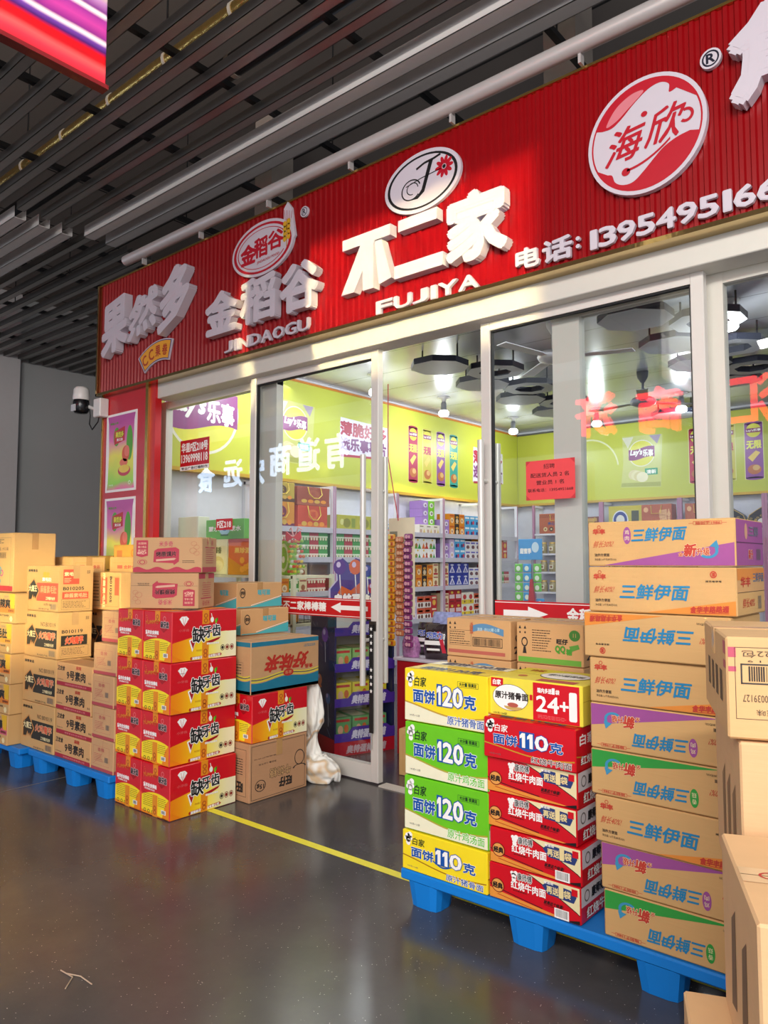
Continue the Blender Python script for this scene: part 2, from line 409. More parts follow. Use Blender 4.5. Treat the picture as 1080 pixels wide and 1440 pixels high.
def d_24(g, fr, w, d, h):
    for s in ('front', 'back'):
        f = fr[s]
        g.rect(f, .49, 0, .97, .96, RED, 1)
        g.rect(f, .02, .74, .16, .99, RED, 2); g.text(f, '白家', .045, .8, .135, .93, WH, 3, .04)
        g.ell(f, .24, .50, .2, .34, INK, 2, 28); g.ell(f, .24, .50, .195, .33, WH, 3, 28)
        g.text(f, '原汁猪骨面', .07, .46, .44, .64, INK, 4, .04)
        g.ell(f, .27, .28, .1, .1, M('c9a860', .4), 4, 16, PI, 2*PI); g.ell(f, .27, .32, .06, .06, M('b85a4a', .4), 5); g.text(f, '105克×24袋', .05, .04, .2, .1, INK, 3)
        g.rect(f, .455, .5, .485, .64, RED, 2)
        g.text(f, '箱内多送', .54, .72, .69, .84, WH, 3, .04); g.text(f, '1', .695, .72, .72, .86, WH, 3, .05); g.text(f, '袋', .73, .72, .77, .83, WH, 3, .04)
        g.text(f, '24', .53, .26, .76, .64, WH, 3, .035); g.text(f, '+', .775, .34, .86, .56, WH, 3, .05); g.text(f, '1', .88, .14, .935, .78, WH, 3, .05)
        lines(g, f, .54, .08, .88, .18, 3, M('e07878', .5), 2, .3)
    f = fr['right']; g.rect(f, .6, .3, .95, .9, RED, 1); g.rect(f, 0, .6, 1, .61, M('c0a020', .5), 2)
    f = fr['top']; g.ell(f, .62, .55, .26, .27, INK, 1, 28); g.ell(f, .62, .55, .25, .26, WH, 2, 28); g.text(f, '原汁猪骨面', .44, .5, .82, .62, GREY, 3, .03)
    g.ell(f, .25, .3, .05, .06, M('c96a3a', .5), 2); g.rect(f, .5, .03, .9, .2, M('b83a3a', .5), 1); g.text(f, '白家', .15, .72, .3, .86, REDINK, 2, .03); g.line(f, [(0, .5), (1, .5)], .003, GOLD, 1)
    return M('eedd48', .38)

def d_master(bc):
    def f_(g, fr, w, d, h):
        for s in ('front', 'back'):
            f = fr[s]
            top = lambda u: 1.02-.75*max(0, (u-.40)/.6)**1.15
            for i in range(12):
                a = .42+.58*i/12; b = .42+.58*(i+1)/12; g.poly(f, [(a, top(a)), (b, top(b)), (b, 1), (a, 1)], CRM, 1)
            g.band(f, lambda u: top(u)-.01, .025, BLACK, 2, .45, 1.)
            fn = lambda u: .30-.27*u**.8
            g.under(f, fn, M('e9963c', .4), 1); g.band(f, lambda u: .40-.38*u**.75, .022, BLACK, 2, 0, .6); g.band(f, lambda u: fn(u)-.10+.02*u, .02, M('b8421a', .4), 2, .1, 1)
            g.poly(f, [(.68, .0), (1, 0), (1, .13), (.85, .03)], BLACK, 3)
            g.ell(f, .105, .40, .075, .2, M('7a1a10', .4), 3); g.ell(f, .105, .40, .065, .175, M('e8a050', .4), 4); g.text(f, '经典', .05, .32, .16, .48, BLACK, 5, .05)
            for (a, b, r) in ((.29, .80, .03), (.31, .88, .025), (.27, .87, .02), (.29, .70, .025)): g.ell(f, a, b, r, r*2.6, WH, 3, 10)
            g.text(f, '康师傅', .33, .72, .49, .92, BLACK, 5, .02, (WH, .08))
            g.text(f, '红烧牛肉面', .26, .45, .64, .68, WH, 5, .03)
            lines(g, f, .28, .38, .46, .42, 1, M('6a1010', .5), 3, .8)
            g.poly(f, [(.60, .78), (.66, .92), (.9, .86), (.96, .72), (.93, .54), (.66, .58)], M('2a3f78', .4), 3)
            g.text(f, '再送', .65, .62, .775, .82, M('f0dca0', .4), 5, .03); g.text(f, '1', .785, .60, .82, .90, M('f0dca0', .4), 5, .07, (BLUE, .06)); g.text(f, '袋', .83, .62, .90, .82, M('f0dca0', .4), 5, .03)
            g.rect(f, .91, .74, .97, .92, RED, 4); g.text(f, '有活动', .62, .86, .72, .93, WH, 4, .04)
            g.text(f, '就是这个味道!', .62, .30, .82, .40, BLACK, 3, .03, shear=.3); g.band(f, lambda u: .27, .012, BLACK, 3, .62, .8, 3)
            if bc: g.rect(f, .73, .03, .88, .29, WH, 4); barcode(g, f, .745, .07, .865, .27, GREY, 5, 16)
        for s in ('right', 'left'):
            f = fr[s]
            g.rect(f, 0, .46, 1, 1, M('dcdce0', .5), 1); g.text(f, '康师傅', .28, .58, .62, .84, BLACK, 3, .05); g.ring(f, .16, .7, .07, .16, .25, GREY, 2, 14)
            g.text(f, '红烧牛肉面', .14, .10, .95, .38, WH, 5, .03, (M('5a0a0a', .5), .06))
            lines(g, f, .7, .8, .95, .92, 3, GREY, 2, .3)
        return RED
    return f_

def d_sanxian(var):
    def f_(g, fr, w, d, h):
        bl = M('1c80b0', .6); rd = M('c03a2a', .6)
        col = dict(o=M('e08a34', .6), p=PURP, g=GREEN)[var]
        for s in ('front', 'back'):
            f = fr[s]
            if var == 'o':
                g.poly(f, [(.42, 0), (1, 0), (1, .32), (.85, .25)], col, 1)
                g.text(f, '食华丰路路通', .71, .07, .95, .2, rd, 4, .05, shear=.15, rise=.3); g.band(f, lambda u: .05+.06*(u-.7), .012, rd, 3, .72, .95, 4)
                g.text(f, '三鲜伊面', .24, .30, .70, .62, bl, 3, .03, shear=.2)
                g.ring(f, .86, .85, .022, .075, .3, rd, 2, 12); g.text(f, '福', .85, .81, .87, .89, rd, 2, .04); g.text(f, '技艺老字号', .81, .69, .91, .73, INK, 2, .03); pct = '40%'
            else:
                g.poly(f, [(.12, 0), (1, 0), (1, .50 if var == 'p' else .42)], col, 1)
                g.text(f, '三鲜伊面', .33, .55, .69, .84, bl, 3, .03, shear=.2, rise=.12)
                g.ell(f, .29, .68, .028, .19, col, 2); g.text(f, '鸡' if var == 'p' else '香', .275, .70, .305, .80, CRM, 3); g.text(f, '肉' if var == 'p' else '菇', .275, .57, .305, .67, CRM, 3)
                g.text(f, '全', .64, .22, .67, .30, rd, 4, .04, (CRM, .1)); g.text(f, '新', .68, .22, .755, .47, rd, 4, .05, (CRM, .08), shear=.1); g.text(f, '升级', .76, .24, .84, .39, rd, 4, .03, (CRM, .08))
                g.ring(f, .83, .33, .065, .16, .3, M('3a90b8', .6), 3, 16, -2.4, .5); g.poly(f, [(.84, .42), (.90, .38), (.885, .55)], M('3a90b8', .6), 3)
                g.frame(f, .74, .87, .92, .945, .0012, rd, 2); g.text(f, '始创于1986', .755, .88, .91, .935, rd, 3, .03); g.line(f, [(.71, .905), (.74, .905)], .0012, rd, 2); g.line(f, [(.92, .905), (.95, .905)], .0012, rd, 2); pct = '30%'
            g.text(f, '华丰', .04, .72, .13, .84, rd, 3, .06); g.ring(f, .085, .88, .014, .045, .3, rd, 3, 10)
            g.text(f, '鲜长'+pct+'!', .045, .42, .19, .58, rd, 3, .0, shear=.35, rise=.1)
            g.text(f, '油炸方便面', .05, .22, .16, .29, INK, 3, .02); g.text(f, '净含量:1.6千克(80克X20)', .05, .12, .21, .18, INK, 3)
        for s in ('right', 'left'):
            f = fr[s]
            if var == 'o':
                g.rect(f, 0, .48, 1, 1, CARD, 1); g.rect(f, 0, .74, 1, 1, M('d9883c', .6), 2); g.text(f, '华丰', .12, .6, .45, .8, rd, 3, .04); g.text(f, '三鲜伊面', .55, .68, .95, .88, M('4a6a8a', .6), 3, .02)
                g.text(f, '鲜长40%', .18, .16, .6, .36, rd, 3, shear=.3); barcode(g, f, .72, .1, .85, .38, GREY, 3, 9); g.rect(f, 0, .48, 1, .49, INK, 2)
            else:
                g.rect(f, 0, 0, 1, 1, col if var == 'p' else CARD, 1); g.rect(f, 0, .49, 1, .51, M('5a2a54', .6), 3)
                g.ell(f, .35, .74, .05, .17, M('c99a80', .6), 2); g.text(f, '三鲜', .45, .64, .8, .86, M('6a6a80', .5), 3, .03)
                barcode(g, f, .72, .14, .88, .38, GREY, 3, 9); g.text(f, '新升', .42, .16, .58, .36, rd, 3, .03, (WH, .06))
        return CARD2 if var != 'x' else CARD
    return f_

def d_pink(g, fr, w, d, h):
    p = M('b8384c', .65); flipped = fr['front'].flip
    for s in ('front', 'back'):
        f = fr[s]
        fn = lambda u: .13+.04*math.sin(u*22)
        if not flipped: g.under(f, fn, p, 1, 0, 1, 30)
        else: g.line(f, [(.0, .36), (1, .36)], .001, INK, 1)
        g.poly(f, [(.30, .30), (.31, .62), (.36, .68), (.62, .72), (.67, .66), (.67, .32), (.60, .22), (.585, .27)], p, 2)
        g.text(f, '烤原馍片', .34, .46, .63, .60, M('4a1420', .6), 4, .04, (M('d08a80', .6), .06), rise=.08); g.poly(f, [(.34, .32), (.60, .36), (.63, .40), (.60, .42), (.34, .38)], M('d8a890', .6), 3)
        g.text(f, '米多奇', .38, .74, .58, .89, p, 3, .0, (M('d08a80', .6), .03))
        g.poly(f, [(.05, .48), (.13, .44), (.22, .48), (.22, .92), (.05, .92)], p, 2)
        for k, t_ in enumerate(('全国销', '量小食品', '累计超')): g.text(f, t_, .075, .80-.10*k, .195, .86-.10*k, M('dfa890', .6), 3, .03)
        g.text(f, '60亿+', .07, .52, .2, .61, M('efc0a8', .6), 3, .05)
        g.ring(f, .14, .30, .07, .08, .1, p, 2, 20); g.ring(f, .14, .30, .045, .06, .3, p, 2, 16)
        for k in range(2):
            for (a, b, r) in ((.88, .82, .04), (.92, .72, .04), (.87, .62, .05), (.92, .55, .04)): g.ring(f, a, b, r, r*1.6, .06, p, 2, 18)
        lines(g, f, .72, .27, .92, .36, 2, INK, 2, .35)
    for s in ('right', 'left'):
        f = fr[s]; g.rect(f, 0, 0, 1, .16, p, 1); g.text(f, '米多奇', .3, .78, .75, .93, p, 2); lines(g, f, .25, .25, .8, .68, 7, p, 2, .3); g.rect(f, .2, .70, .85, .73, p, 2)
    return CARD3

def d_devil(alt):
    def f_(g, fr, w, d, h):
        dk = M('2c2a24', .6); rr = M('d8543c', .55)
        f = fr['front']; bg = rr if alt else dk
        g.poly(f, [(.33, .22), (.98, .22), (.98, .62), (.33, .62)], bg, 1)
        g.poly(f, [(.06, .22), (.06, .56), (.24, .72), (.42, .44), (.30, .22), (.28, .30), (.24, .24), (.21, .32), (.17, .22)], M('c98c50', .6), 2)
        g.poly(f, [(.08, .24), (.08, .54), (.235, .69), (.39, .44), (.29, .26), (.27, .33), (.24, .28), (.21, .36), (.17, .25)], dk, 3)
        g.text(f, '大魔王', .08, .42, .34, .56, CRM, 4, .03)
        g.text(f, '麻酱素毛肚' if alt else '火鸡魔芋', .45, .40, .94, .56, M('e8a070', .5) if alt else M('d8583c', .5), 4, .03, (rr if alt else CRM, .07)); g.text(f, '工作餐好伙伴', .62, .25, .9, .32, CRM, 3, .03)
        if alt:
            g.text(f, '爆款', .52, .74, .72, .86, M('e8a020', .5), 3, .05); g.text(f, '素毛肚', .5, .66, .78, .74, WH, 3, .05, (ORG, .1)); g.text(f, '100克×36', .55, .12, .78, .18, INK, 2)
        else: g.text(f, 'NO.B010119', .50, .68, .94, .77, INK, 2, 0)
        g.text(f, '麻辣食品', .05, .86, .34, .92, INK, 2, .05)
        barcode(g, f, .76, .05, .95, .17, GREY, 2, 14); g.text(f, '净含量见产品', .4, .03, .72, .07, INK, 2)
        f = fr['right']
        g.text(f, 'B010205' if alt else 'B010119', .12, .47 if alt else .55, .72, .54 if alt else .62, INK, 2, .03)
        g.rect(f, .10, .28, .86, .43 if alt else .50, rr if alt else dk, 1); g.text(f, '麻酱素毛肚' if alt else '火鸡魔芋', .16 if alt else .22, .31, .82 if alt else .74, .40 if alt else .47, M('f0b088', .5) if alt else rr, 3, .04, None if alt else (CRM, .06))
        g.frame(f, .08, .05, .9, .27, .001, INK, 1); lines(g, f, .12, .08, .8, .24, 5, INK, 2, .3)
        if alt: g.rect(f, .12, .60, .58, .92, rr, 1); g.text(f, '素毛肚', .15, .78, .55, .86, CRM, 2, .05); lines(g, f, .15, .63, .36, .74, 4, CRM, 2, .3)
        g.text(f, '易碎', .8, .82, .9, .9, INK, 2)
        return CARD2
    return f_
def d_nine(g, fr, w, d, h):
    f = fr['front']; r = M('a8283a', .6)
    g.rect(f, 0, .02, 1, .19, r, 1); g.text(f, '湖南食品科技有限公司', .25, .07, .85, .14, M('d88080', .5), 2, .03)
    g.text(f, '9号素肉', .30, .32, .82, .70, INK, 2, .035); g.text(f, '卫龙食', .03, .66, .24, .86, INK, 2, .03, shear=.2); g.text(f, '麻辣', .56, .78, .7, .93, REDINK, 2, .04)
    g.text(f, '净含量见包装', .03, .26, .2, .3, INK, 2); g.text(f, '食品', .9, .28, .98, .36, INK, 2)
    return CARD
def d_plainpink(v):
    def f_(g, fr, w, d, h):
        r = M('b04a50', .65)
        for s in ('front', 'right', 'left', 'back'):
            f = fr[s]
            a = (.02, .12) if v == 0 else (.84, .94)
            g.rect(f, 0, a[0], 1, a[1], r, 1); g.frame(f, .1, .2, .82, .78, .001, r, 1)
            g.text(f, '香辣', .3, .62, .6, .74, r, 2); lines(g, f, .15, .3, .6, .56, 5, r, 2, .25); barcode(g, f, .62 if v == 0 else .12, .32 if v == 0 else .5, .78 if v == 0 else .3, .48 if v == 0 else .66, GREY, 2, 10)
            g.line(f, [(.12, .2), (.5, .55), (.55, 1)], .0012, r, 2)
        return CARD3
    return f_
def d_spicy(c, t):
    def f_(g, fr, w, d, h):
        f = fr['front']
        g.rect(f, 0, .34, 1, .62, c, 1); g.poly(f, [(.8, 1), (.98, 1), (.98, .5), (.86, .5)], M('e8b82a', .5), 2)
        g.text(f, t, .32, .50, .84, .80, INK, 3, .05, (CRM, .05)); g.text(f, '香辣味', .78, .38, .96, .46, M('6a2a10', .5), 3, .03)
        g.text(f, '净含量见产品标签', .35, .22, .8, .28, INK, 2, .03); lines(g, f, .62, .84, .8, .92, 2, GREY, 2); g.ell(f, .88, .15, .05, .1, CRM, 2, 6)
        return CARD2
    return f_
def d_frame(title, c='c06048'):
    def f_(g, fr, w, d, h):
        r = M(c, .6)
        for s in ('front', 'right'):
            f = fr[s]; g.frame(f, .08, .1, .92, .88, .0015, GOLD, 1); g.rect(f, .22, .76, .36, .83, r, 2); g.text(f, title, .4, .76, .82, .83, r, 2, .04)
            lines(g, f, .15, .2, .8, .66, 9, M('7a5a38', .6), 2, .3)
        return CARD2
    return f_
def d_tall(g, fr, w, d, h):
    f = fr['front']; g.frame(f, .1, .1, .92, .92, .0015, INK, 1); g.rect(f, 0, .02, 1, .10, M('b8282a', .5), 2)
    lines(g, f, .45, .82, .75, .90, 3, INK, 2); g.text(f, '香脆小食品 大礼箱', .4, .70, .86, .76, INK, 2); barcode(g, f, .56, .58, .8, .66, INK, 2, 20); g.frame(f, .55, .57, .81, .67, .002, INK, 1)
    for k, c in enumerate(('3a6ab0', '6ab04a', 'b84a80', 'e08a3a', '3a9ab0')): g.ring(f, .6+.05*(k % 3), .32+.05*(k//3), .05, .06, .4, M(c, .5), 2, 9)
    g.ell(f, .66, .18, .02, .04, TEAL, 2)
    return CARD2
def d_yellowbox(g, fr, w, d, h):
    f = fr['front']; g.rect(f, .1, .78, .25, .9, M('d8843a', .5), 1); g.text(f, 'Cisa', .5, .78, .75, .92, ORG, 2, .05)
    lines(g, fr['right'], .25, .2, .9, .7, 8, INK, 1, .35)
    return M('e0ae48', .6, kind='card')
def d_rot(g, fr, w, d, h):
    f = fr['front']; r = M('cf5a3c', .6)
    g.frame(f, .06, .1, .95, .88, .0012, INK, 1); g.rect(f, .38, .16, .58, .86, r, 2); g.text(f, '麻酱素毛肚', .18, .46, .78, .58, CRM, 3, .04, rot=-PI/2)
    g.text(f, 'B010205', .48, .5, .92, .60, INK, 3, .04, rot=-PI/2); lines(g, f, .12, .2, .34, .8, 7, INK, 2, .3); g.rect(f, .82, .4, .96, .86, r, 2)
    return CARD2
def d_wangzai(g, fr, w, d, h):
    f = fr['right']; g.frame(f, .04, .04, .97, .96, .0025, INK, 1)
    g.text(f, '旺仔', .28, .70, .50, .86, INK, 2, .05); g.text(f, '牛奶糖', .30, .50, .66, .66, CARD, 3, .0, (M('6a5038', .6), .06))
    g.ring(f, .82, .74, .09, .1, .12, INK, 2, 20); g.text(f, '15g', .76, .70, .88, .79, INK, 2, .04)
    g.ring(f, .14, .42, .09, .14, .12, INK, 2, 18); g.ring(f, .14, .60, .12, .06, .2, INK, 2, 12, PI, 2*PI)
    g.text(f, '净含量: 2.25千克', .55, .36, .85, .39, INK, 2); g.text(f, '食品生产许可', .55, .26, .93, .28, INK, 2)
    f = fr['front']; g.frame(f, .1, .1, .9, .9, .002, INK, 1); g.text(f, '旺仔', .2, .66, .55, .84, INK, 2, .05); lines(g, f, .2, .25, .85, .55, 7, INK, 2, .3)
    return M('b98a64', .78, kind='card')
def d_weiwei(g, fr, w, d, h):
    for s in ('right', 'front', 'left', 'back'):
        f = fr[s]; b = M('17728e', .5); y = M('d8c83c', .5)
        g.under(f, lambda u: .10, b, 1, 0, 1, 2); g.poly(f, [(0, 1), (1, 1), (1, .93), (0, .93)], b, 1)
        fl = lambda u: .72+.03*math.sin(u*9)+.05*u
        for k in range(14):
            a, c = k/14, (k+1)/14; g.poly(f, [(a, fl(a)), (c, fl(c)), (c, 1), (a, 1)], b, 1)
        g.band(f, lambda u: fl(u)-.03, .025, y, 2); g.band(f, lambda u: fl(u)-.085, .02, y, 2); g.band(f, lambda u: fl(u)-.06, .012, M('1a5a50', .5), 2)
        if s == 'right':
            g.text(f, '好味来', .20, .30, .80, .60, M('b4281c', .55), 4, .05, shear=.4); g.ell(f, .47, .66, .075, .07, M('b4281c', .55), 4); g.text(f, '金宝', .42, .63, .52, .69, CARD, 5)
            g.text(f, '食品', .1, .55, .22, .63, M('b4281c', .55), 3, .05); lines(g, f, .06, .14, .3, .2, 2, b, 2)
        else: g.frame(f, .2, .4, .8, .68, .001, INK, 2); lines(g, f, .25, .42, .75, .64, 4, INK, 2, .3)
    return M('c09468', .7, kind='card')
def d_tealwave(g, fr, w, d, h):
    for s in ('right', 'front'):
        f = fr[s]; t = M('4ab0b8', .55)
        g.under(f, lambda u: .06+.5*max(0, u-.3), t, 1); g.band(f, lambda u: .1+.5*max(0, u-.3), .02, WH, 2, .3, 1)
        g.ring(f, .12, .6, .06, .2, .2, INK, 2, 14); g.text(f, '伊利', .08, .52, .17, .68, INK, 3, .03); g.text(f, '味可滋', .45, .5, .72, .72, t, 3, .05, (M('e8d8c0', .5), .06))
    return CARD
def d_qq(v):
    def f_(g, fr, w, d, h):
        f = fr['front']
        for k in range(2): g.poly(f, [(.04+.08*k, .84), (.08+.08*k, .84), (.06+.08*k, .92)], INK, 2); g.ell(f, .06+.08*k, .75, .012, .03, INK, 2, 6)
        if v == 0:
            g.frame(f, .05, .3, .4, .7, .0012, INK, 1); lines(g, f, .06, .32, .38, .68, 6, INK, 2, .3)
            fn = lambda u: .74+.07*math.sin((u-.4)*8)
            g.band(f, fn, .17, M('5a8ab0', .6), 2, .42, .9); g.text(f, '满满 · 的QQ糖 心意', .5, .70, .84, .79, M('a8c8d8', .6), 3, .03, rise=.1)
            g.frame(f, .42, .3, .88, .54, .003, INK, 1); barcode(g, f, .44, .33, .86, .51, INK, 2, 34); g.rect(f, .03, .1, .92, .19, M('b86050', .65), 1)
            g.text(f, '小心轻放', .38, .62, .43, .92, M('c05a3a', .6), 3, .02, rot=0)
        else:
            g.rect(f, .03, .03, .97, .16, M('6aa83a', .6), 1)
            g.ring(f, .13, .52, .05, .12, .3, INK, 2, 12); g.poly(f, [(.10, .24), (.16, .24), (.145, .4), (.115, .4)], INK, 2)
            lines(g, f, .25, .3, .55, .85, 9, INK, 2, .3); g.text(f, '旺仔', .62, .52, .78, .64, INK, 3, .06); g.text(f, 'QQ', .60, .30, .74, .48, M('4a9a30', .5), 4, .05, (M('1a4a10', .5), .06)); g.text(f, '糖', .76, .28, .84, .42, M('4a9a30', .5), 3, .05)
            g.ell(f, .88, .74, .08, .13, M('3f7a2c', .6), 2, 18); g.text(f, '11', .86, .7, .9, .79, CARD, 3); g.poly(f, [(.80, .48), (.93, .54), (.95, .44), (.83, .36)], M('5a9a3a', .6), 2)
        f = fr['right']; g.text(f, '20g', .1, .12, .5, .34, INK, 2, .04); g.ring(f, .25, .55, .12, .12, .25, INK, 2, 12); g.text(f, 'Q', .7, .3, .95, .6, M('4a9a30', .5), 3, .05)
        lines(g, fr['top'], .1, .3, .5, .7, 3, M('a88050', .7), 1, .1)
        return CARD
    return f_
def d_fore(g, fr, w, d, h):
    f = fr['front']; br = M('5a4634', .6); g.frame(f, .03, .20, .40, .90, .0012, br, 1)
    ff = F((-w/2, -d/2, 0), X, Z, w, h, True)
    g.text(ff, '70克X22包', .70, .13, .945, .20, br, 2); g.text(ff, '3 8 1 9 2 1 9', .70, .225, .925, .245, INK, 2)
    barcode(g, ff, .68, .285, .925, .43, INK, 2, 30); g.frame(ff, .66, .26, .95, .46, .003, M('3a3634', .6), 1)
    g.text(ff, '320039127', .835, .56, .945, .63, br, 2); g.text(ff, '典原味', .80, .70, .90, .76, br, 2)
    f = fr['left']; p = M('c0526a', .55)
    for a, b in ((.82, .95), (.68, .76)): g.rect(f, .9, a, 1, b, p, 1); g.rect(fr['front'], 0, a-.02, .035, b-.05, p, 1)
    for k in range(4): g.rect(f, .2+.18*k, .3, .3+.18*k, .62, M('5a4634', .7), 1)
    return M('dcb27c', .7, kind='card')
def d_blank(g, fr, w, d, h):
    f = fr['front']; g.line(f, [(.3, .6), (.3, .9)], .003, GREY, 1); g.poly(f, [(.27, .84), (.33, .84), (.3, .93)], GREY, 1); g.line(f, [(.25, .55), (.6, .55)], .002, GREY, 1)
    f = fr['left']
    for k in range(3): g.poly(f, [(.3+.2*k, .2), (.4+.2*k, .2), (.42+.2*k, .7), (.3+.2*k, .6)], M('8a6a4a', .7), 1)
    return M('dcb384', .72, kind='card')
def d_near(g, fr, w, d, h):
    f = fr['top']; g.rect(f, 0, .40, 1, .56, M('d8b890', .25), 1); g.text(f, '友福食品', .25, .43, .95, .53, M('b8282a', .5), 2, .03); g.ring(f, .12, .48, .05, .04, .2, M('b8282a', .5), 2, 14); g.line(f, [(0, .48), (1, .48)], .002, M('8a6a4a', .8), 1)
    f = fr['left']
    for k in range(2): g.poly(f, [(.25+.3*k, .15), (.4+.3*k, .2), (.42+.3*k, .75), (.3+.3*k, .65)], M('7a6048', .7), 1)
    return M('dcb384', .72, kind='card')
def d_friend(g, fr, w, d, h):
    f = fr['front']; g.rect(f, 0, .62, 1, .80, M('d8b890', .35), 1); g.text(f, '友', .05, .64, .12, .78, M('b8282a', .5), 2, .03); g.text(f, '食品 友', .2, .64, .5, .78, M('b8282a', .5), 2, .03)
    f = fr['left']; g.rect(f, 0, .62, 1, .80, M('d8b890', .35), 1); g.text(f, '友', .7, .64, .9, .78, M('b8282a', .5), 2, .03)
    return M('dcb384', .72, kind='card')
GLOW_W = 8.0; GLOW_R = 10.0; WORLD_W = .64; KEY_W = 430; FILL_W = 210; SHOP_W = 43; SUN1_W = 9.5; SUN2_W = 5.5; NOODLE_BEAM_W = .15; SC.view_settings.exposure = .27
# ------------------------------------------------------------------ the place: floor, ceiling, walls
def floor_mat():
    m = bpy.data.materials.new('polished_epoxy_floor'); m.use_nodes = True
    nt = m.node_tree; N = nt.nodes; L = nt.links; b = N['Principled BSDF']
    tc = N.new('ShaderNodeTexCoord')
    n1 = N.new('ShaderNodeTexNoise'); n1.inputs['Scale'].default_value = 1.3; n1.inputs['Detail'].default_value = 8; n1.inputs['Roughness'].default_value = .65
    L.new(tc.outputs['Object'], n1.inputs['Vector'])
    cr = N.new('ShaderNodeValToRGB'); cr.color_ramp.elements[0].position = .3; cr.color_ramp.elements[0].color = lin('403f41')
    cr.color_ramp.elements[1].position = .72; cr.color_ramp.elements[1].color = lin('575452'); L.new(n1.outputs['Fac'], cr.inputs['Fac'])
    vo = N.new('ShaderNodeTexVoronoi'); vo.inputs['Scale'].default_value = 70; L.new(tc.outputs['Object'], vo.inputs['Vector'])
    lt = N.new('ShaderNodeMath'); lt.operation = 'LESS_THAN'; lt.inputs[1].default_value = .12; L.new(vo.outputs['Distance'], lt.inputs[0])
    n3 = N.new('ShaderNodeTexNoise'); n3.inputs['Scale'].default_value = 40; L.new(tc.outputs['Object'], n3.inputs['Vector'])
    g2 = N.new('ShaderNodeMath'); g2.operation = 'GREATER_THAN'; g2.inputs[1].default_value = .56; L.new(n3.outputs['Fac'], g2.inputs[0])
    mu = N.new('ShaderNodeMath'); mu.operation = 'MULTIPLY'; L.new(lt.outputs[0], mu.inputs[0]); L.new(g2.outputs[0], mu.inputs[1])
    mx = N.new('ShaderNodeMix'); mx.data_type = 'RGBA'; mx.inputs[7].default_value = lin('b0aca6')
    L.new(mu.outputs[0], mx.inputs[0]); L.new(cr.outputs['Color'], mx.inputs[6]); L.new(mx.outputs[2], b.inputs['Base Color'])
    mr = N.new('ShaderNodeMapRange'); mr.inputs['To Min'].default_value = .13; mr.inputs['To Max'].default_value = .27; L.new(n1.outputs['Fac'], mr.inputs['Value']); L.new(mr.outputs[0], b.inputs['Roughness'])
    b.inputs['Specular IOR Level'].default_value = .6
    n2 = N.new('ShaderNodeTexNoise'); n2.inputs['Scale'].default_value = 2.2; L.new(tc.outputs['Object'], n2.inputs['Vector'])
    bp = N.new('ShaderNodeBump'); bp.inputs['Strength'].default_value = .05; bp.inputs['Distance'].default_value = .05
    L.new(n2.outputs['Fac'], bp.inputs['Height']); L.new(bp.outputs['Normal'], b.inputs['Normal'])
    return m
g = G(); g.box((-24, -9, -.12), (6, 12, 0), floor_mat()); st(g.build('floor'))
fl = F((0, 0, 0), X, Y)
g = G(); g.poly(fl, [(-3.75, 2.655), (1.5, 2.655), (1.5, 2.705), (-3.75, 2.705)], M('f2e83c', .5, var=.08), 2)
tag(g.build('floor_marking'), 'yellow line painted on the dark floor in front of the shop door', 'floor marking')
g = G(); g.poly(fl, [(-4.674, -4), (-4.668, -4), (-4.81, 3.4), (-4.816, 3.4)], M('a8a49e', .6), 2)
st(g.build('trim_1'), 'thin pale expansion joint running across the dark floor')
g = G()
for pts in ([(-2.563, 1.32), (-2.49, 1.325), (-2.443, 1.276)], [(-2.53, 1.322), (-2.475, 1.345), (-2.40, 1.345)]):
    g.tube([(x, y, .004) for x, y in pts], .0022, M('c0a890', .7), 5)
tag(g.build('twig'), 'tiny pale dry twig lying on the dark floor at the lower left', 'twig')

def slab_mat():
    m = bpy.data.materials.new('soffit_boards'); m.use_nodes = True
    nt = m.node_tree; N = nt.nodes; L = nt.links; b = N['Principled BSDF']; b.inputs['Roughness'].default_value = .8
    tc = N.new('ShaderNodeTexCoord'); br = N.new('ShaderNodeTexBrick')
    br.inputs['Color1'].default_value = lin('958b82'); br.inputs['Color2'].default_value = lin('8a8078'); br.inputs['Mortar'].default_value = lin('2a2826')
    br.inputs['Scale'].default_value = 1; br.inputs['Mortar Size'].default_value = .012; br.inputs['Brick Width'].default_value = 1.2; br.inputs['Row Height'].default_value = 2.4; br.offset = 0
    L.new(tc.outputs['Object'], br.inputs['Vector']); L.new(br.outputs['Color'], b.inputs['Base Color']); return m
ceil = thing('ceiling', 'dark slatted ceiling of long metal channels hung under a grey soffit', None, (0, 0, 0), kind='structure')
g = G(); g.box((-24, -6, 5.3), (6, 12, 5.4), slab_mat()); g.build('soffit', ceil)
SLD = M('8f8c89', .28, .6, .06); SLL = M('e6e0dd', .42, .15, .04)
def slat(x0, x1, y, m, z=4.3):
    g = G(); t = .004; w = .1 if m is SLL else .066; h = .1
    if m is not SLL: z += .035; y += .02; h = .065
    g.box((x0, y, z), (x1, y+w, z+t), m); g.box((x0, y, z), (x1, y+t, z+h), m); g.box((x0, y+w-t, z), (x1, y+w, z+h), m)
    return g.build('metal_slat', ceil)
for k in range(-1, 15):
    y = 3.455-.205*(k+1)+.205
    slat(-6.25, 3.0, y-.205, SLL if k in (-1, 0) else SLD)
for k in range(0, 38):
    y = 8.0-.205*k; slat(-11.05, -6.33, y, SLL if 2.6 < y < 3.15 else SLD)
run = M('1b1b1c', .5)
for x in (-10.2, -8.9, -7.6, -6.75, -5.5, -4.6, -3.7, -2.8, -1.9, -1.0, 0.0, 1.2):
    g = G(); g.box((x-.02, .3, 4.402), (x+.02, 7.9 if x < -6.4 else 4.2, 4.44), run); g.build('cross_runner', ceil)
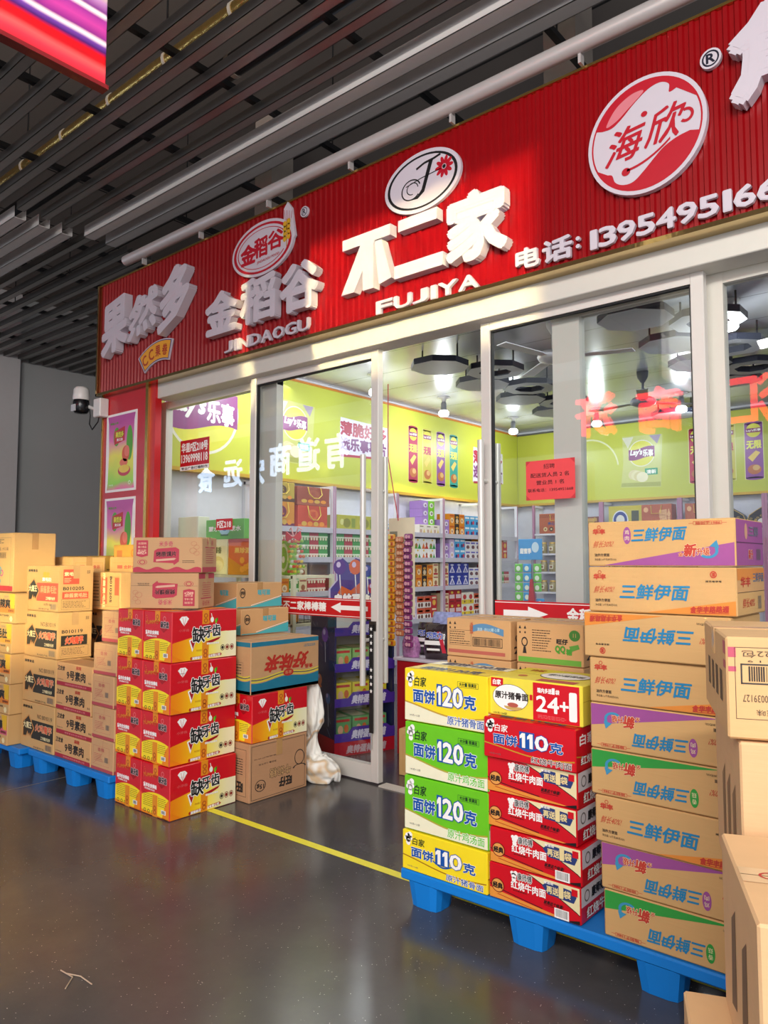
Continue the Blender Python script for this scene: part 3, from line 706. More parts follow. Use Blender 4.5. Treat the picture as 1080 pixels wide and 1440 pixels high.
for x in (-10.2, -8.9, -7.6, -5.5, -3.7, -1.9, 0.0):
    for y in (1.0, 2.4, 3.8):
        g = G(); g.tube([(x, y, 4.44), (x, y, 5.3)], .006, run, 6); g.build('hanger_rod', ceil)
# services above the slats
g = G(); foil = M('c9a860', .25, .85, .2, 25, .5)
g.tube([(-9.5, 2.75, 4.75), (-1, 2.75, 4.75)], .06, foil, 14); g2_ = G()
rt = thing('insulated_duct', 'gold foil wrapped duct running above the ceiling slats', 'duct')
g.build('pipe', rt)
for x in (-6.3, -5.6, -4.9, -4.2, -3.5):
    g = G(); g.tube([(x-.012, 2.75, 4.75), (x+.012, 2.75, 4.75)], .066, M('d8d0c0', .4), 14); g.build('clamp', rt)
rt = thing('black_pipe', 'black pipe with a pale band running above the ceiling slats', 'pipe')
g = G(); g.tube([(-9.5, 3.05, 4.75), (-1, 3.05, 4.75)], .075, M('141416', .4), 14); g.build('pipe_run', rt)
g = G(); g.tube([(-3.92, 3.05, 4.75), (-3.88, 3.05, 4.75)], .08, M('c8b8a8', .4), 14); g.build('band', rt)
g = G(); g.tube([(-7.6, 1.9, 5.25), (-7.6, 1.9, 4.75), (-7.5, 1.9, 4.68), (-6.9, 1.9, 4.66)], .09, M('141416', .4), 12)
tag(g.build('drain_pipe'), 'thick black drain pipe elbow above the slats at the upper left', 'pipe')

GW = M('b4b4b2', .85, var=.04, scale=2)
g = G(); g.box((-11.3, 4.78, 0), (-11.1, 10, 5.3), GW); st(g.build('wall_left'))
g = G(); g.box((-12, 3.9, 0), (-10.95, 4.78, 5.3), M('cfcbc9', .8, var=.03)); st(g.build('wall_left'))
g = G(); g.box((-11.3, 8.1, 0), (-6.34, 8.3, 5.3), GW); st(g.build('wall_back'))
SHW = M('d9d9de', .6)
g = G(); g.box((-6.2, 3.78, 0), (-5.9, 10.4, 3.6), SHW); st(g.build('wall_left'))
g = G(); g.box((-6.2, 10.2, 0), (3.2, 10.4, 3.6), SHW); st(g.build('wall_back'))
g = G(); g.box((3.0, 3.78, 0), (3.2, 10.4, 3.6), SHW); st(g.build('wall_right'))
# shop ceiling: satin aluminium strips
def strip_mat():
    m = bpy.data.materials.new('satin_ceiling_strips'); m.use_nodes = True
    nt = m.node_tree; N = nt.nodes; L = nt.links; b = N['Principled BSDF']
    b.inputs['Roughness'].default_value = .24; b.inputs['Metallic'].default_value = .35
    tc = N.new('ShaderNodeTexCoord'); br = N.new('ShaderNodeTexBrick'); br.offset = 0
    br.inputs['Color1'].default_value = lin('c2c3c8'); br.inputs['Color2'].default_value = lin('bcbdc3'); br.inputs['Mortar'].default_value = lin('7c7d82')
    br.inputs['Scale'].default_value = 1; br.inputs['Mortar Size'].default_value = .006; br.inputs['Brick Width'].default_value = 12; br.inputs['Row Height'].default_value = .6
    L.new(tc.outputs['Object'], br.inputs['Vector']); L.new(br.outputs['Color'], b.inputs['Base Color']); return m
g = G(); g.box((-5.9, 3.72, 3.4), (3.0, 10.2, 3.5), strip_mat()); st(g.build('ceiling'))
g = G(); g.box((-6.3, 3.62, 2.95), (3.0, 3.72, 4.0), M('6c6a68', .8)); st(g.build('wall_front'))
for x in (-4.88, -2.06):
    g = G(); g.box((x-.11, 4.15, 3.52), (x+.11, 4.4, 5.3), M('a09488', .8)); st(g.build('trim_2'), 'short grey-brown post rising above the shop sign')

# ------------------------------------------------------------------ shopfront frame and sliding doors
g = G(); g.box((-5.56, 3.56, 2.785), (3.0, 3.72, 2.94), M('d6d2c8', .45, .1, .03), .004)
st(g.build('trim_3'), 'long pale aluminium cover over the sliding door track')
def pane(g, x0, x1, z0, z1, y): g.box((x0, y-.003, z0), (x1, y+.003, z1), GLASS)
def fixed_window(n, x0, x1, mull):
    w = thing('window_%d' % n, None, None, kind='structure')
    g = G(); yy = (3.73, 3.79)
    g.box((x0, yy[0], 2.735), (x1, yy[1], 2.80), ALU2); g.box((x0, yy[0], 0), (x1, yy[1], .08), ALU2)
    for a, b in mull: g.box((a, yy[0]-.004, .0), (b, yy[1]+.004, 2.80), ALU2)
    g.build('window_frame', w)
    edges = sorted(mull)
    for (a, b), (c, d) in zip(edges[:-1], edges[1:]):
        g = G(); pane(g, b, c, .08, 2.735, 3.76); g.build('glass_pane', w)
    return w
fixed_window(1, -5.82, -4.2, [(-5.85, -5.64), (-4.42, -4.2)])
fixed_window(2, -1.93, 3.0, [(-1.92, -1.76), (-1.115, -1.02), (0.4, .5), (1.9, 2.0)])
def leaf(n, x0, x1, flip):
    d = thing('door_%d' % n, None, None, kind='structure')
    g = G(); y0, y1 = 3.64, 3.69; s = .062
    g.box((x0, y0, .01), (x0+s, y1, 2.80), ALU, .003); g.box((x1-s, y0, .01), (x1, y1, 2.80), ALU, .003)
    g.box((x0+s, y0+.002, 2.735), (x1-s, y1-.002, 2.80), ALU); g.box((x0+s, y0+.002, .01), (x1-s, y1-.002, .115), ALU)
    gk = M('141416', .6)
    g.box((x0+s, y0+.012, .115), (x0+s+.008, y1-.012, 2.735), gk); g.box((x1-s-.008, y0+.012, .115), (x1-s, y1-.012, 2.735), gk); g.box((x0+s, y0+.012, 2.727), (x1-s, y1-.012, 2.735), gk)
    g.build('door_frame', d)
    g = G(); pane(g, x0+s+.008, x1-s-.008, .115, 2.727, 3.665); g.build('glass_pane', d)
    hx = x1-s*.6 if not flip else x0+s*.6
    for yy, hz in ((3.575, -.035 if not flip else 0), (3.755, .0 if not flip else .0)):
        g = G(); x = hx+hz*(1 if not flip else -1); steel = M('d8d4cc', .34, .25, .02)
        g.tube([(x, yy, .62 if not flip else .9), (x, yy, 2.09)], .019, steel, 14)
        for z in (.9, 1.86): g.tube([(x, yy, z), (x, 3.64 if yy < 3.66 else 3.69, z)], .012, steel, 10)
        g.build('pull_handle', d)
    return d
dl = leaf(1, -4.40, -3.12, False)
g = G(); g.box((-3.19, 3.632, .96), (-3.135, 3.64, 1.02), M('55504c', .3, .8)); g.build('lock', dl)
dr = leaf(2, -2.335, -1.083, True)
g = G(); g.box((-3.10, 3.62, 0), (-2.3, 3.70, .008), ALU2); st(g.build('trim_4'), 'metal threshold track of the shop door')

def sheet(name, x0, x1, z0, z1, y, base, fn, label, cat, group=None):
    g = G(); g.box((x0, y-.001, z0), (x1, y, z1), base)
    f = F((x0, y-.001, z0), X, Z, x1-x0, z1-z0); fn(g, f)
    return tag(g.build(name), label, cat, group)
STR = M('c9101c', .35)
def s1(g, f):
    g.rect(f, 0, .06, 1, .09, WH, 1); g.rect(f, 0, .91, 1, .94, WH, 1)
    g.text(f, '金稻谷·不二家棒棒糖', .06, .28, .64, .76, WH, 2, .04); g.poly(f, [(.68, .52), (.76, .80), (.76, .64), (.97, .64), (.97, .40), (.76, .40), (.76, .24)], WH, 2)
sheet('door_banner', -4.33, -3.185, 1.03, 1.155, 3.655, STR, s1, 'red strip with white lettering and a left-pointing arrow across the left glass door', 'banner')
def s2(g, f):
    g.rect(f, 0, .06, 1, .09, WH, 1); g.rect(f, 0, .91, 1, .94, WH, 1)
    g.text(f, '金稻谷·不二家棒棒糖', .40, .22, .97, .78, WH, 2, .04); g.poly(f, [(.05, .62), (.05, .38), (.19, .38), (.19, .22), (.3, .5), (.19, .78), (.19, .62)], WH, 2)
sheet('door_banner', -2.262, -1.155, 1.05, 1.185, 3.655, STR, s2, 'red strip with white lettering and a right-pointing arrow across the right glass door', 'banner')
def s3(g, f):
    k = M('1c1010', .6)
    g.text(f, '招聘', .37, .78, .60, .90, k, 2); g.text(f, '配送货人员 2 名', .1, .57, .88, .68, k, 2, .01); g.text(f, '营业员 1 名', .22, .38, .78, .49, k, 2, .01); g.text(f, '联系电话：13954951668', .04, .20, .96, .29, k, 2, .01)
    for a in ((0, 0), (1, 0), (0, 1), (1, 1)):
        u, v = a; q = .1; g.poly(f, [(u, v), (abs(u-q), v), (u, abs(v-q*1.3))], M('c8323a', .5), 1)
sheet('hiring_notice', -2.046, -1.755, 1.735, 1.95, 3.64, M('e8484c', .6), s3, 'coral red paper notice with black lettering taped on the right glass door', 'notice')
def s4(g, f):
    g.text(f, '华星F区218号', .05, .60, .95, .90, WH, 2, .04); g.text(f, '13969998118', .05, .26, .95, .52, WH, 2, .04); g.rect(f, 0, 0, 1, .14, WH, 1); g.text(f, '专业广告灯箱制作', .05, .02, .95, .11, BLACK, 2, .03)
sheet('phone_sticker', -5.46, -5.055, 2.175, 2.435, 3.7555, M('c8101e', .4), s4, 'red sticker with white shop number and telephone number on the left window', 'sticker')
def s5(g, f): g.text(f, 'F区218', .08, .2, .92, .8, WH, 2, .04)
sheet('unit_sticker', -4.95, -4.74, 1.655, 1.745, 3.7555, M('c8101e', .4), s5, 'small red sticker with a white unit number low on the left window', 'sticker')

# ------------------------------------------------------------------ red side panel with snack posters, camera
sp = thing('side_panel', 'tall glossy red panel with two snack posters left of the shop window', 'panel', (0, 0, 0))
g = G(); g.box((-6.34, 3.53, 0), (-5.64, 3.6, 2.93), M('c41020', .3, coat=.3), .004); g.build('panel_board', sp)
g = G(); gd = M('c9a45c', .18, .9, .1)
g.box((-6.36, 3.52, 0), (-6.34, 3.62, 2.93), gd); g.box((-5.64, 3.52, 0), (-5.60, 3.62, 2.93), gd); g.box((-5.60, 3.54, 0), (-5.52, 3.6, 2.93), M('c8141c', .35)); g.build('gold_trim', sp)
def bagposter(z0, z1):
    g = G(); f = F((-6.275, 3.53, z0), X, Z, .50, z1-z0)
    g.box((-6.275, 3.526, z0), (-5.775, 3.53, z1), WH); f.o.y = 3.526
    base = ramp_mat([(0, 'd8408a'), (.12, 'f070a8'), (.2, '9ae048'), (.55, 'f4ec5a'), (.75, 'e878b8'), (1, 'c050a0')], 2, z0, z1, .35, .15, 6)
    g.poly(f, [(.05, .03), (.95, .03), (.92, .12), (.90, .5), (.92, .88), (.95, .97), (.05, .97), (.08, .88), (.10, .5), (.08, .12)], base, 1)
    g.ell(f, .78, .60, .10, .22, M('58a82c', .4), 2); g.ell(f, .35, .70, .10, .12, M('58a82c', .4), 2)
    g.poly(f, [(.28, .60), (.62, .64), (.62, .82), (.28, .77)], M('c8202c', .4), 3); g.text(f, '果然多', .32, .69, .58, .76, M('e8e03c', .4), 4, .05, (M('2a6a1c', .4), .1)); g.text(f, '黄瓜卷', .36, .64, .56, .675, WH, 4, .03)
    g.ell(f, .66, .47, .12, .10, M('e06040', .4), 3); g.ell(f, .70, .50, .08, .07, M('f0806a', .4), 4); g.ell(f, .62, .26, .2, .07, M('c83a50', .4), 3); g.ell(f, .62, .28, .17, .05, M('f0d050', .4), 4); g.ell(f, .6, .36, .13, .05, M('e8785a', .4), 3)
    g.text(f, '新品上市', .14, .86, .4, .89, M('58a82c', .4), 3, .04); g.text(f, '净含量', .12, .08, .26, .1, WH, 3); g.ring(f, .8, .1, .04, .025, .3, WH, 3, 10)
    return g.build('poster', sp)
bagposter(2.02, 2.725); bagposter(1.26, 1.965)
cm = thing('security_camera', 'white and black security camera on a bracket at the sign corner', 'camera', (-6.55, 3.42, 2.75))
wm = M('e4e0dc', .35)
g = G(); g.lathe([(.0, .265), (.05, .262), (.068, .24), (.075, .15), (.07, .14)], wm, n=20); g.build('housing', cm)
g = G(); g.lathe([(.066, .14), (.072, .12), (.07, .04), (.055, .02), (0, .015)], M('17171a', .25), n=20); fc = F((-.035, -.073, .03), X, Z, .07, .06); g.poly(fc, [(0, 0), (1, 0), (1, 1), (0, 1)], M('c8c8cc', .3), 1, -.004, .006); g.build('lens_body', cm)
g = G(); g.tube([(.0, .04, .10), (.10, .07, .06), (.2, .08, .04)], .018, wm, 10); g.build('bracket', cm)
g = G(); g.box((.18, .02, -.04), (.30, .11, .13), wm, .008); g.build('junction_box', cm)
g = G(); g.tube([(.05, .05, .10), (.06, .06, 0), (.05, .06, -.08), (.12, .05, -.14), (.22, .05, -.08), (.24, .05, -.02)], .006, BLACK, 6); g.build('cable', cm)

# ------------------------------------------------------------------ the shop sign
sg = thing('shop_sign', 'long red corrugated shop sign with raised white lettering', 'sign')
CR = M('93040d', .32, .1, .05, 4, coat=.25)
g = G(); x = -6.34; pr = []
while x < 1.6:
    pr += [(x, 3.487), (x+.018, 3.487), (x+.025, 3.475), (x+.043, 3.475)]; x += .05
vs = [(a, b, z) for z in (2.93, 3.92) for a, b in pr]; n = len(pr)
g.add(vs, [(i, i+1, n+i+1, n+i) for i in range(n-1)], CR); g.box((-6.34, 3.49, 2.93), (1.6, 3.60, 3.92), CR); g.build('corrugated_panel', sg)
g = G(); mir = M('c8ac74', .08, .95, .15, 6, .25)
g.box((-6.365, 3.455, 2.905), (1.6, 3.61, 2.928), mir); g.box((-6.365, 3.455, 2.905), (-6.342, 3.61, 3.93), mir); g.box((-6.365, 3.468, 3.921), (1.6, 3.61, 3.935), gd); g.build('edge_trim', sg)
U = F((0, 3.475, 0), X, Z)
LW = M('cfc5cf', .35, var=.02, coat=.15); 
def letter(t, x0, z0, x1, z1, depth=.06, bold=.035, name='raised_letter', m=LW, d0=0., **k):
    if t in '1I': q = (x1-x0)*.3; x0 += q; x1 -= q*.4
    g = G(); g.text(U, t, x0, z0, x1, z1, m, 0, bold, ex=depth, d0=d0, **k); return g.build(name, sg)
letter('果', -6.16, 3.25, -5.77, 3.68, .075, .05, rot=-.0, rise=.18); letter('然', -5.72, 3.32, -5.31, 3.66, .075, .045, shear=.12, rise=.25); letter('多', -5.25, 3.30, -4.88, 3.76, .075, .05, shear=.15, rise=.15)
letter('金', -4.66, 3.12, -4.30, 3.42, .06, .055); letter('稻', -4.245, 3.12, -3.88, 3.43, .06, .045); letter('谷', -3.81, 3.11, -3.46, 3.42, .06, .055)
g = G(); W2 = LW
for pts in ([(-3.23, 3.39), (-2.83, 3.39), (-2.83, 3.46), (-3.23, 3.46)], [(-3.07, 3.40), (-2.95, 3.40), (-3.13, 3.10), (-3.24, 3.10)], [(-3.055, 3.09), (-2.965, 3.09), (-2.965, 3.40), (-3.055, 3.40)], [(-2.955, 3.38), (-2.90, 3.38), (-2.82, 3.12), (-2.92, 3.10)]):
    g.poly(U, pts, W2, 0, 0, .06+.001*len(g.v)/8)
g.build('raised_letter', sg)
for pts in ([(-2.77, 3.385), (-2.48, 3.385), (-2.48, 3.455), (-2.77, 3.455)], [(-2.80, 3.10), (-2.44, 3.10), (-2.44, 3.18), (-2.80, 3.18)]): g = G(); g.poly(U, pts, W2, 0, 0, .06); g.build('letter_stroke', sg)
letter('家', -2.40, 3.09, -2.03, 3.455, .06, .055)
def word(t, x0, x1, z0, z1, bold, name):
    n = len(t); wd = {'I': .45, 'J': .85, '1': .6, ':': .4, 'M': 1.3}; tot = sum(wd.get(c, 1) for c in t); x = x0; s = (x1-x0)/tot
    for c in t:
        w = wd.get(c, 1)*s; letter(c, x+w*.06, z0, x+w*.94, z1, .02, bold, name); x += w
word('JINDAOGU', -4.49, -3.57, 2.965, 3.045, .045, 'roman_letter'); word('FUJIYA', -2.985, -2.22, 2.935, 3.01, .06, 'roman_letter')
letter('电', -1.985, 2.962, -1.85, 3.066, .02, .05); letter('话', -1.825, 2.955, -1.665, 3.068, .02, .05); [letter('.', -1.642, zz, -1.618, zz+.022, .02, 0, 'colon_dot') for zz in (2.985, 3.025)]
word('13954951668', -1.578, -.605, 2.958, 3.05, .05, 'digit')
letter('角', -.86, 3.42, -.46, 3.80, .06, .075)
# plaques
def plaque(pts, m, name='logo_plaque', t=.02, d=0.0):
    g = G(); g.poly(U, pts, m, 0, d, d+t); return g.build(name, sg)
def ep(cx, cz, rx, rz, n=48): return [(cx+rx*math.cos(2*PI*k/n), cz+rz*math.sin(2*PI*k/n)) for k in range(n)]
def FU(d): return F((0, 3.475-d, 0), X, Z)
R1 = M('b81428', .4); NAVY = M('18182c', .4)
# rice ear logo
p = plaque(ep(-4.07, 3.66, .335, .2), LW); g = G(); f = FU(.02)
g.ring(f, -4.07, 3.66, .315, .18, .09, R1, 1, 40); g.ring(f, -4.07, 3.66, .27, .145, .035, R1, 1, 40, .5, 5.8)
g.text(f, '金', -4.30, 3.58, -4.14, 3.72, R1, 2, .05); g.text(f, '稻', -4.15, 3.60, -4.01, 3.74, R1, 2, .04); g.text(f, '谷', -4.00, 3.62, -3.84, 3.75, R1, 2, .04); g.text(f, 'JINDAOGU FOOD', -4.12, 3.555, -3.88, 3.578, R1, 2, .03, rise=.6); g.build('emblem', p)
p = plaque([(-3.90, 3.66), (-3.84, 3.80), (-3.84, 3.88), (-3.80, 3.92), (-3.76, 3.87), (-3.74, 3.76), (-3.72, 3.66), (-3.80, 3.58)], LW, t=.018); g = G()
for k in range(4): g.ell(f, -3.825+.0*k, 3.66+.035*k, .018, .024, M('d9a62a', .4), 2, 10); g.ell(f, -3.785, 3.67+.035*k, .018, .024, M('d9a62a', .4), 2, 10)
for k in range(4): g.line(f, [(-3.82+.02*k, 3.79), (-3.83+.025*k, 3.87-.01*k)], .004, R1, 2)
g.line(f, [(-3.805, 3.60), (-3.805, 3.80)], .008, M('b8801c', .4), 1); g.build('wheat_ear', p)
p = plaque(ep(-3.636, 3.80, .038, .038, 20), LW, 'registered_mark', .015); g = G(); g.ring(FU(.015), -3.636, 3.80, .03, .03, .18, NAVY, 1, 18); g.text(FU(.015), 'R', -3.65, 3.783, -3.622, 3.817, NAVY, 1, .04); g.build('mark', p)
# J and daisy logo
p = plaque(ep(-2.622, 3.67, .285, .185), LW); g = G()
g.ring(f, -2.622, 3.67, .262, .163, .075, BLACK, 1, 44)
g.line(f, [(-2.66, 3.755), (-2.60, 3.775), (-2.53, 3.78), (-2.48, 3.79)], .014, BLACK, 2); g.poly(f, [(-2.565, 3.775), (-2.535, 3.775), (-2.60, 3.60), (-2.65, 3.57), (-2.70, 3.575), (-2.65, 3.59), (-2.62, 3.62)], BLACK, 2)
g.ring(f, -2.70, 3.64, .075, .065, .12, BLACK, 2, 24, .3, 5.6); g.ring(f, -2.69, 3.645, .045, .038, .15, BLACK, 2, 20, 0, 4.8); g.line(f, [(-2.74, 3.67), (-2.62, 3.69), (-2.48, 3.70)], .006, BLACK, 2)
for k in range(10):
    a = k*2*PI/10; cx, cz = -2.455+.04*math.cos(a), 3.705+.04*math.sin(a)
    pts = [(cx+.026*math.cos(q)*math.cos(a)-.012*math.sin(q)*math.sin(a), cz+.026*math.cos(q)*math.sin(a)+.012*math.sin(q)*math.cos(a)) for q in [i*2*PI/12 for i in range(12)]]
    g.poly(f, pts, R1, 2)
g.ell(f, -2.455, 3.705, .012, .012, BLACK, 3, 12); g.build('emblem', p)
# round red and white logo
def smooth_open(p): return smooth([p[0]]+p+[p[-1]], 5)[5:-10]
p = plaque(ep(-1.273, 3.443, .287, .287, 56), LW, t=.03); g = G(); f3 = FU(.03); c = (-1.273, 3.443)
g.ring(f3, *c, .268, .268, .03, R1, 1, 56)
def arcpoly(a0, a1, r, inner):
    inner = smooth_open(inner)
    return [(c[0]+r*math.cos(a0+(a1-a0)*i/20), c[1]+r*math.sin(a0+(a1-a0)*i/20)) for i in range(21)] + inner
g.poly(f3, arcpoly(.35, 2.75, .262, [(c[0]-.21, c[1]+.09), (c[0]-.16, c[1]+.09), (c[0]-.11, c[1]+.12), (c[0]-.05, c[1]+.17), (c[0]+.02, c[1]+.215), (c[0]+.08, c[1]+.225), (c[0]+.12, c[1]+.20), (c[0]+.12, c[1]+.16), (c[0]+.16, c[1]+.17)]), R1, 2)
g.poly(f3, smooth([(c[0]-.19, c[1]+.105), (c[0]-.14, c[1]+.115), (c[0]-.08, c[1]+.155), (c[0]+.0, c[1]+.215), (c[0]-.06, c[1]+.222), (c[0]-.14, c[1]+.18)]), M('d87c86', .4), 3)
g.poly(f3, arcpoly(3.55, 6.0, .262, [(c[0]+.21, c[1]-.06), (c[0]+.15, c[1]-.07), (c[0]+.09, c[1]-.095), (c[0]+.04, c[1]-.135), (c[0]-.01, c[1]-.18), (c[0]-.06, c[1]-.215), (c[0]-.11, c[1]-.215), (c[0]-.15, c[1]-.19), (c[0]-.165, c[1]-.15), (c[0]-.19, c[1]-.14)]), R1, 2)
g.text(f3, '海', c[0]-.18, c[1]-.10, c[0]-.01, c[1]+.07, R1, 4, .018, shear=.3, rise=.1); g.text(f3, '欣', c[0]+.02, c[1]-.07, c[0]+.18, c[1]+.10, R1, 4, .018, shear=.3, rise=.1)
g.ring(f3, c[0]+.195, c[1]+.02, .035, .035, .4, R1, 4, 16, -2.4, 2); g.ell(f3, c[0]+.0, c[1]+.10, .016, .014, R1, 4, 10)
g.band(f3, lambda u: c[1]-.15+.6*(u-c[0]+.1)**2*3, .012, R1, 4, c[0]-.09, c[0]+.12, 8); g.ell(f3, c[0]-.095, c[1]-.155, .022, .02, R1, 4, 12); g.build('emblem', p)
p = plaque(ep(-.968, 3.69, .047, .047, 24), LW, 'registered_mark', .02); g = G(); g.ring(FU(.02), -.968, 3.69, .038, .038, .2, NAVY, 1, 22); g.text(FU(.02), 'R', -.986, 3.67, -.95, 3.712, NAVY, 1, .05); g.build('mark', p)
# orange fan plaque
def fan(r0, r1, a0, a1, cx, cz, n=12): return [(cx+r1*math.cos(a0+(a1-a0)*i/n), cz+r1*math.sin(a0+(a1-a0)*i/n)) for i in range(n+1)] + [(cx+r0*math.cos(a1+(a0-a1)*i/n), cz+r0*math.sin(a1+(a0-a1)*i/n)) for i in range(n+1)]
p = plaque(fan(.40, .575, 2.19, 1.27, -5.34, 2.665), LW, t=.012); g = G(); f4 = FU(.012)
g.poly(f4, fan(.408, .567, 2.17, 1.29, -5.34, 2.665), M('23307a', .4), 1); g.poly(f4, fan(.415, .56, 2.15, 1.31, -5.34, 2.665), M('eda52a', .4), 2)
for k, t_ in enumerate('CC果卷'):
    a = 2.06-.205*k; x, z = -5.34+.485*math.cos(a), 2.665+.485*math.sin(a); g.text(f4, t_, x-.035, z-.045, x+.035, z+.045, M('b03818', .4), 3, .03, rot=a-PI/2)
g.build('emblem', p)
g = G(); tm_ = M('c9c2c0', .4, .3)
g.tube([(-5.85, 3.43, 4.03), (1.6, 3.43, 4.03)], .045, tm_, 16)
for k in range(9): g.box((-5.6+.8*k, 3.43, 3.936), (-5.585+.8*k, 3.47, 4.0), tm_)
tag(g.build('metal_tube'), 'long pale grey metal tube running along the top of the red sign', 'tube')
# ------------------------------------------------------------------ hanging light poster, upper left
bb = thing('hanging_poster', 'hanging poster of purple, white and red streaks at the upper left', 'poster', (-2.2, .2, 2.93))
g = G(); g.box((0, 0, 0), (.025, .99, 1.3), ramp_mat([(0, 'a8102a'), (.07, 'd83048'), (.11, 'e0525a'), (.15, 'b00a1c'), (.19, 'c00a14'), (.22, '3a1468'), (.25, '6a3a9a'), (.275, 'e8d8e8'), (.30, '7a2080'), (.36, 'b03a98'), (.42, '8a2a90'), (.45, 'f0e4ec'), (.47, '6a1a80'), (.53, 'a87ab8'), (.58, 'c8c0a8'), (1, 'd8d0b8')], 2, 0, .52, .4, .02, 3), .003); g.build('printed_board', bb)
g = G(); g.box((-.006, -.006, -.014), (.031, .996, .0), M('7a2028', .4, .3)); g.build('edge_strip', bb)
for y in (.1, .9):
    g = G(); g.tube([(.012, y, 1.3), (.012, y, 2.37)], .003, BLACK, 5); g.build('wire', bb)

# ------------------------------------------------------------------ pallets
PB = M('0f7fd8', .42, var=.08, scale=7)
def pallet(x0, x1, y0, y1, label, feet, rz=0.):
    t = thing('pallet', label, 'pallet', (x0, y0, 0), rz); w = x1-x0; d = y1-y0
    g = G(); g.box((0, 0, .098), (w, .14, .1395), PB, .006); g.box((0, d-.14, .098), (w, d, .1395), PB, .006); g.box((.01, d/2-.08, .10), (w-.01, d/2+.08, .139), PB, .006)
    n = 7
    for i in range(n):
        x = w*(i+.5)/n; g.box((x-.055, .13, .112), (x+.055, d-.13, .137), PB, .004)
    g.box((.004, .01, .101), (.09, d-.01, .1385), PB, .004); g.box((w-.09, .01, .101), (w-.004, d-.01, .1385), PB, .004); g.build('deck', t)
    for fx in feet:
        for fy in (.06, d/2, d-.07):
            g = G(); a, b = .08, .07; vs = []
            for z, q in ((.102, 1.), (0.001, .82)):
                for k in range(16):
                    an = 2*PI*k/16; cx = max(-1, min(1, 1.25*math.cos(an))); cy = max(-1, min(1, 1.25*math.sin(an))); vs.append((fx+a*q*cx, fy+b*q*cy+0.01, z))
            g.add(vs, [(k, (k+1) % 16, 16+(k+1) % 16, 16+k) for k in range(16)] + [tuple(range(16, 32))], PB); g.build('foot', t)
    return t
pallet(-2.0, -.80+.1, 2.475, 3.45, 'blue plastic pallet under the bright noodle cartons right of the door', (.11, .58, 1.06))
pallet(-.69, .45, 2.5, 3.5, 'blue plastic pallet at the far right, behind the tan foreground cartons', (.1, .57, 1.04))
pallet(-5.16, -4.125, 2.385, 3.21, 'blue plastic pallet under the big black-arrow cartons on the left', (.12, .56, .94))
pallet(-6.35, -5.19, 2.34, 3.21, 'blue plastic pallet at the far left edge, under the orange-band cartons', (.1, .55, 1.05))

# ------------------------------------------------------------------ red and yellow snack stack
ordn = ['bottom', 'second from the bottom', 'third from the bottom', 'top']
ordl = ['bottom layer', 'second layer up', 'third layer up', 'top layer']
rs = random.Random(3)
for k in range(4):
    for j in range(2):
        jx = (.01, -.014, .006, -.004)[k]
        carton('lack', d_lack, (.272, .45, .28), (-3.695-.277*(1-j)+jx+.003, 2.635+(0, .008, -.004, .002)[k]-(.012 if j == 0 else 0)*0, .0005+.281*k), rs.uniform(-.012, .012),
               'red and yellow snack carton, %s, %s' % (ordl[k], 'right column, long side towards the door' if j else 'left column, short end showing'), group='red snack cartons in the stack', tape='yo')
# pink printed cartons on top
for k, key in enumerate(('pink_down', 'pink')):
    carton(key, d_pink, (.425, .24, .208), (-3.87-.02*(1-k), 2.64, 1.126+.2095*k), math.radians(33 if k else 31), 'tan carton on the red stack, pink print %s' % ('upright, upper one' if k else 'upside down, lower one'), tape='xr')
# second stack by the door
carton('wangzai_down', d_wangzai, (.30, .46, .335), (-3.60, 3.11, .0005), 0, 'brown carton with upside-down black lettering on the floor behind the red stack', tape='x')
carton('lack', d_lack, (.272, .45, .28), (-3.59, 3.12, .337), .01, 'red and yellow snack carton alone on the brown carton by the glass door', group='red snack carton by the door', tape='yo')
carton('weiwei_down', d_weiwei, (.34, .56, .31), (-3.625, 3.165, .618), 0, 'brown carton with blue and yellow waves and upside-down red lettering', tape='yr')
carton('teal', d_tealwave, (.3, .40, .165), (-3.93, 3.28, .93), -.02, 'tan carton with teal wave, lower one behind the pink-printed cartons')
carton('teal', d_tealwave, (.3, .40, .165), (-4.02, 3.30, 1.096), .03, 'tan carton with teal wave, upper one behind the pink-printed cartons')
for k in range(3): carton('plainstack', d_blank, (.3, .4, .30), (-3.97, 3.28, .0305+.3*k-.03), 0, 'plain tan carton hidden under the teal-wave cartons, %s of three' % ('lowest', 'middle', 'highest')[k])
carton('plaincisa', d_yellowbox, (.26, .22, .20), (-4.32, 3.33, 1.048), .1, 'small tan carton standing against the glass behind the pink-printed cartons')
carton('plainstack', d_blank, (.3, .4, .30), (-4.3, 3.36, .1405), 0, 'plain tan carton lowest against the left window glass')
carton('plainstack', d_blank, (.3, .4, .30), (-4.3, 3.36, .442), 0, 'plain tan carton against the left window glass, second one up')
carton('plainstack', d_blank, (.3, .4, .30), (-4.3, 3.36, .743), 0, 'plain tan carton against the left window glass, third one up')
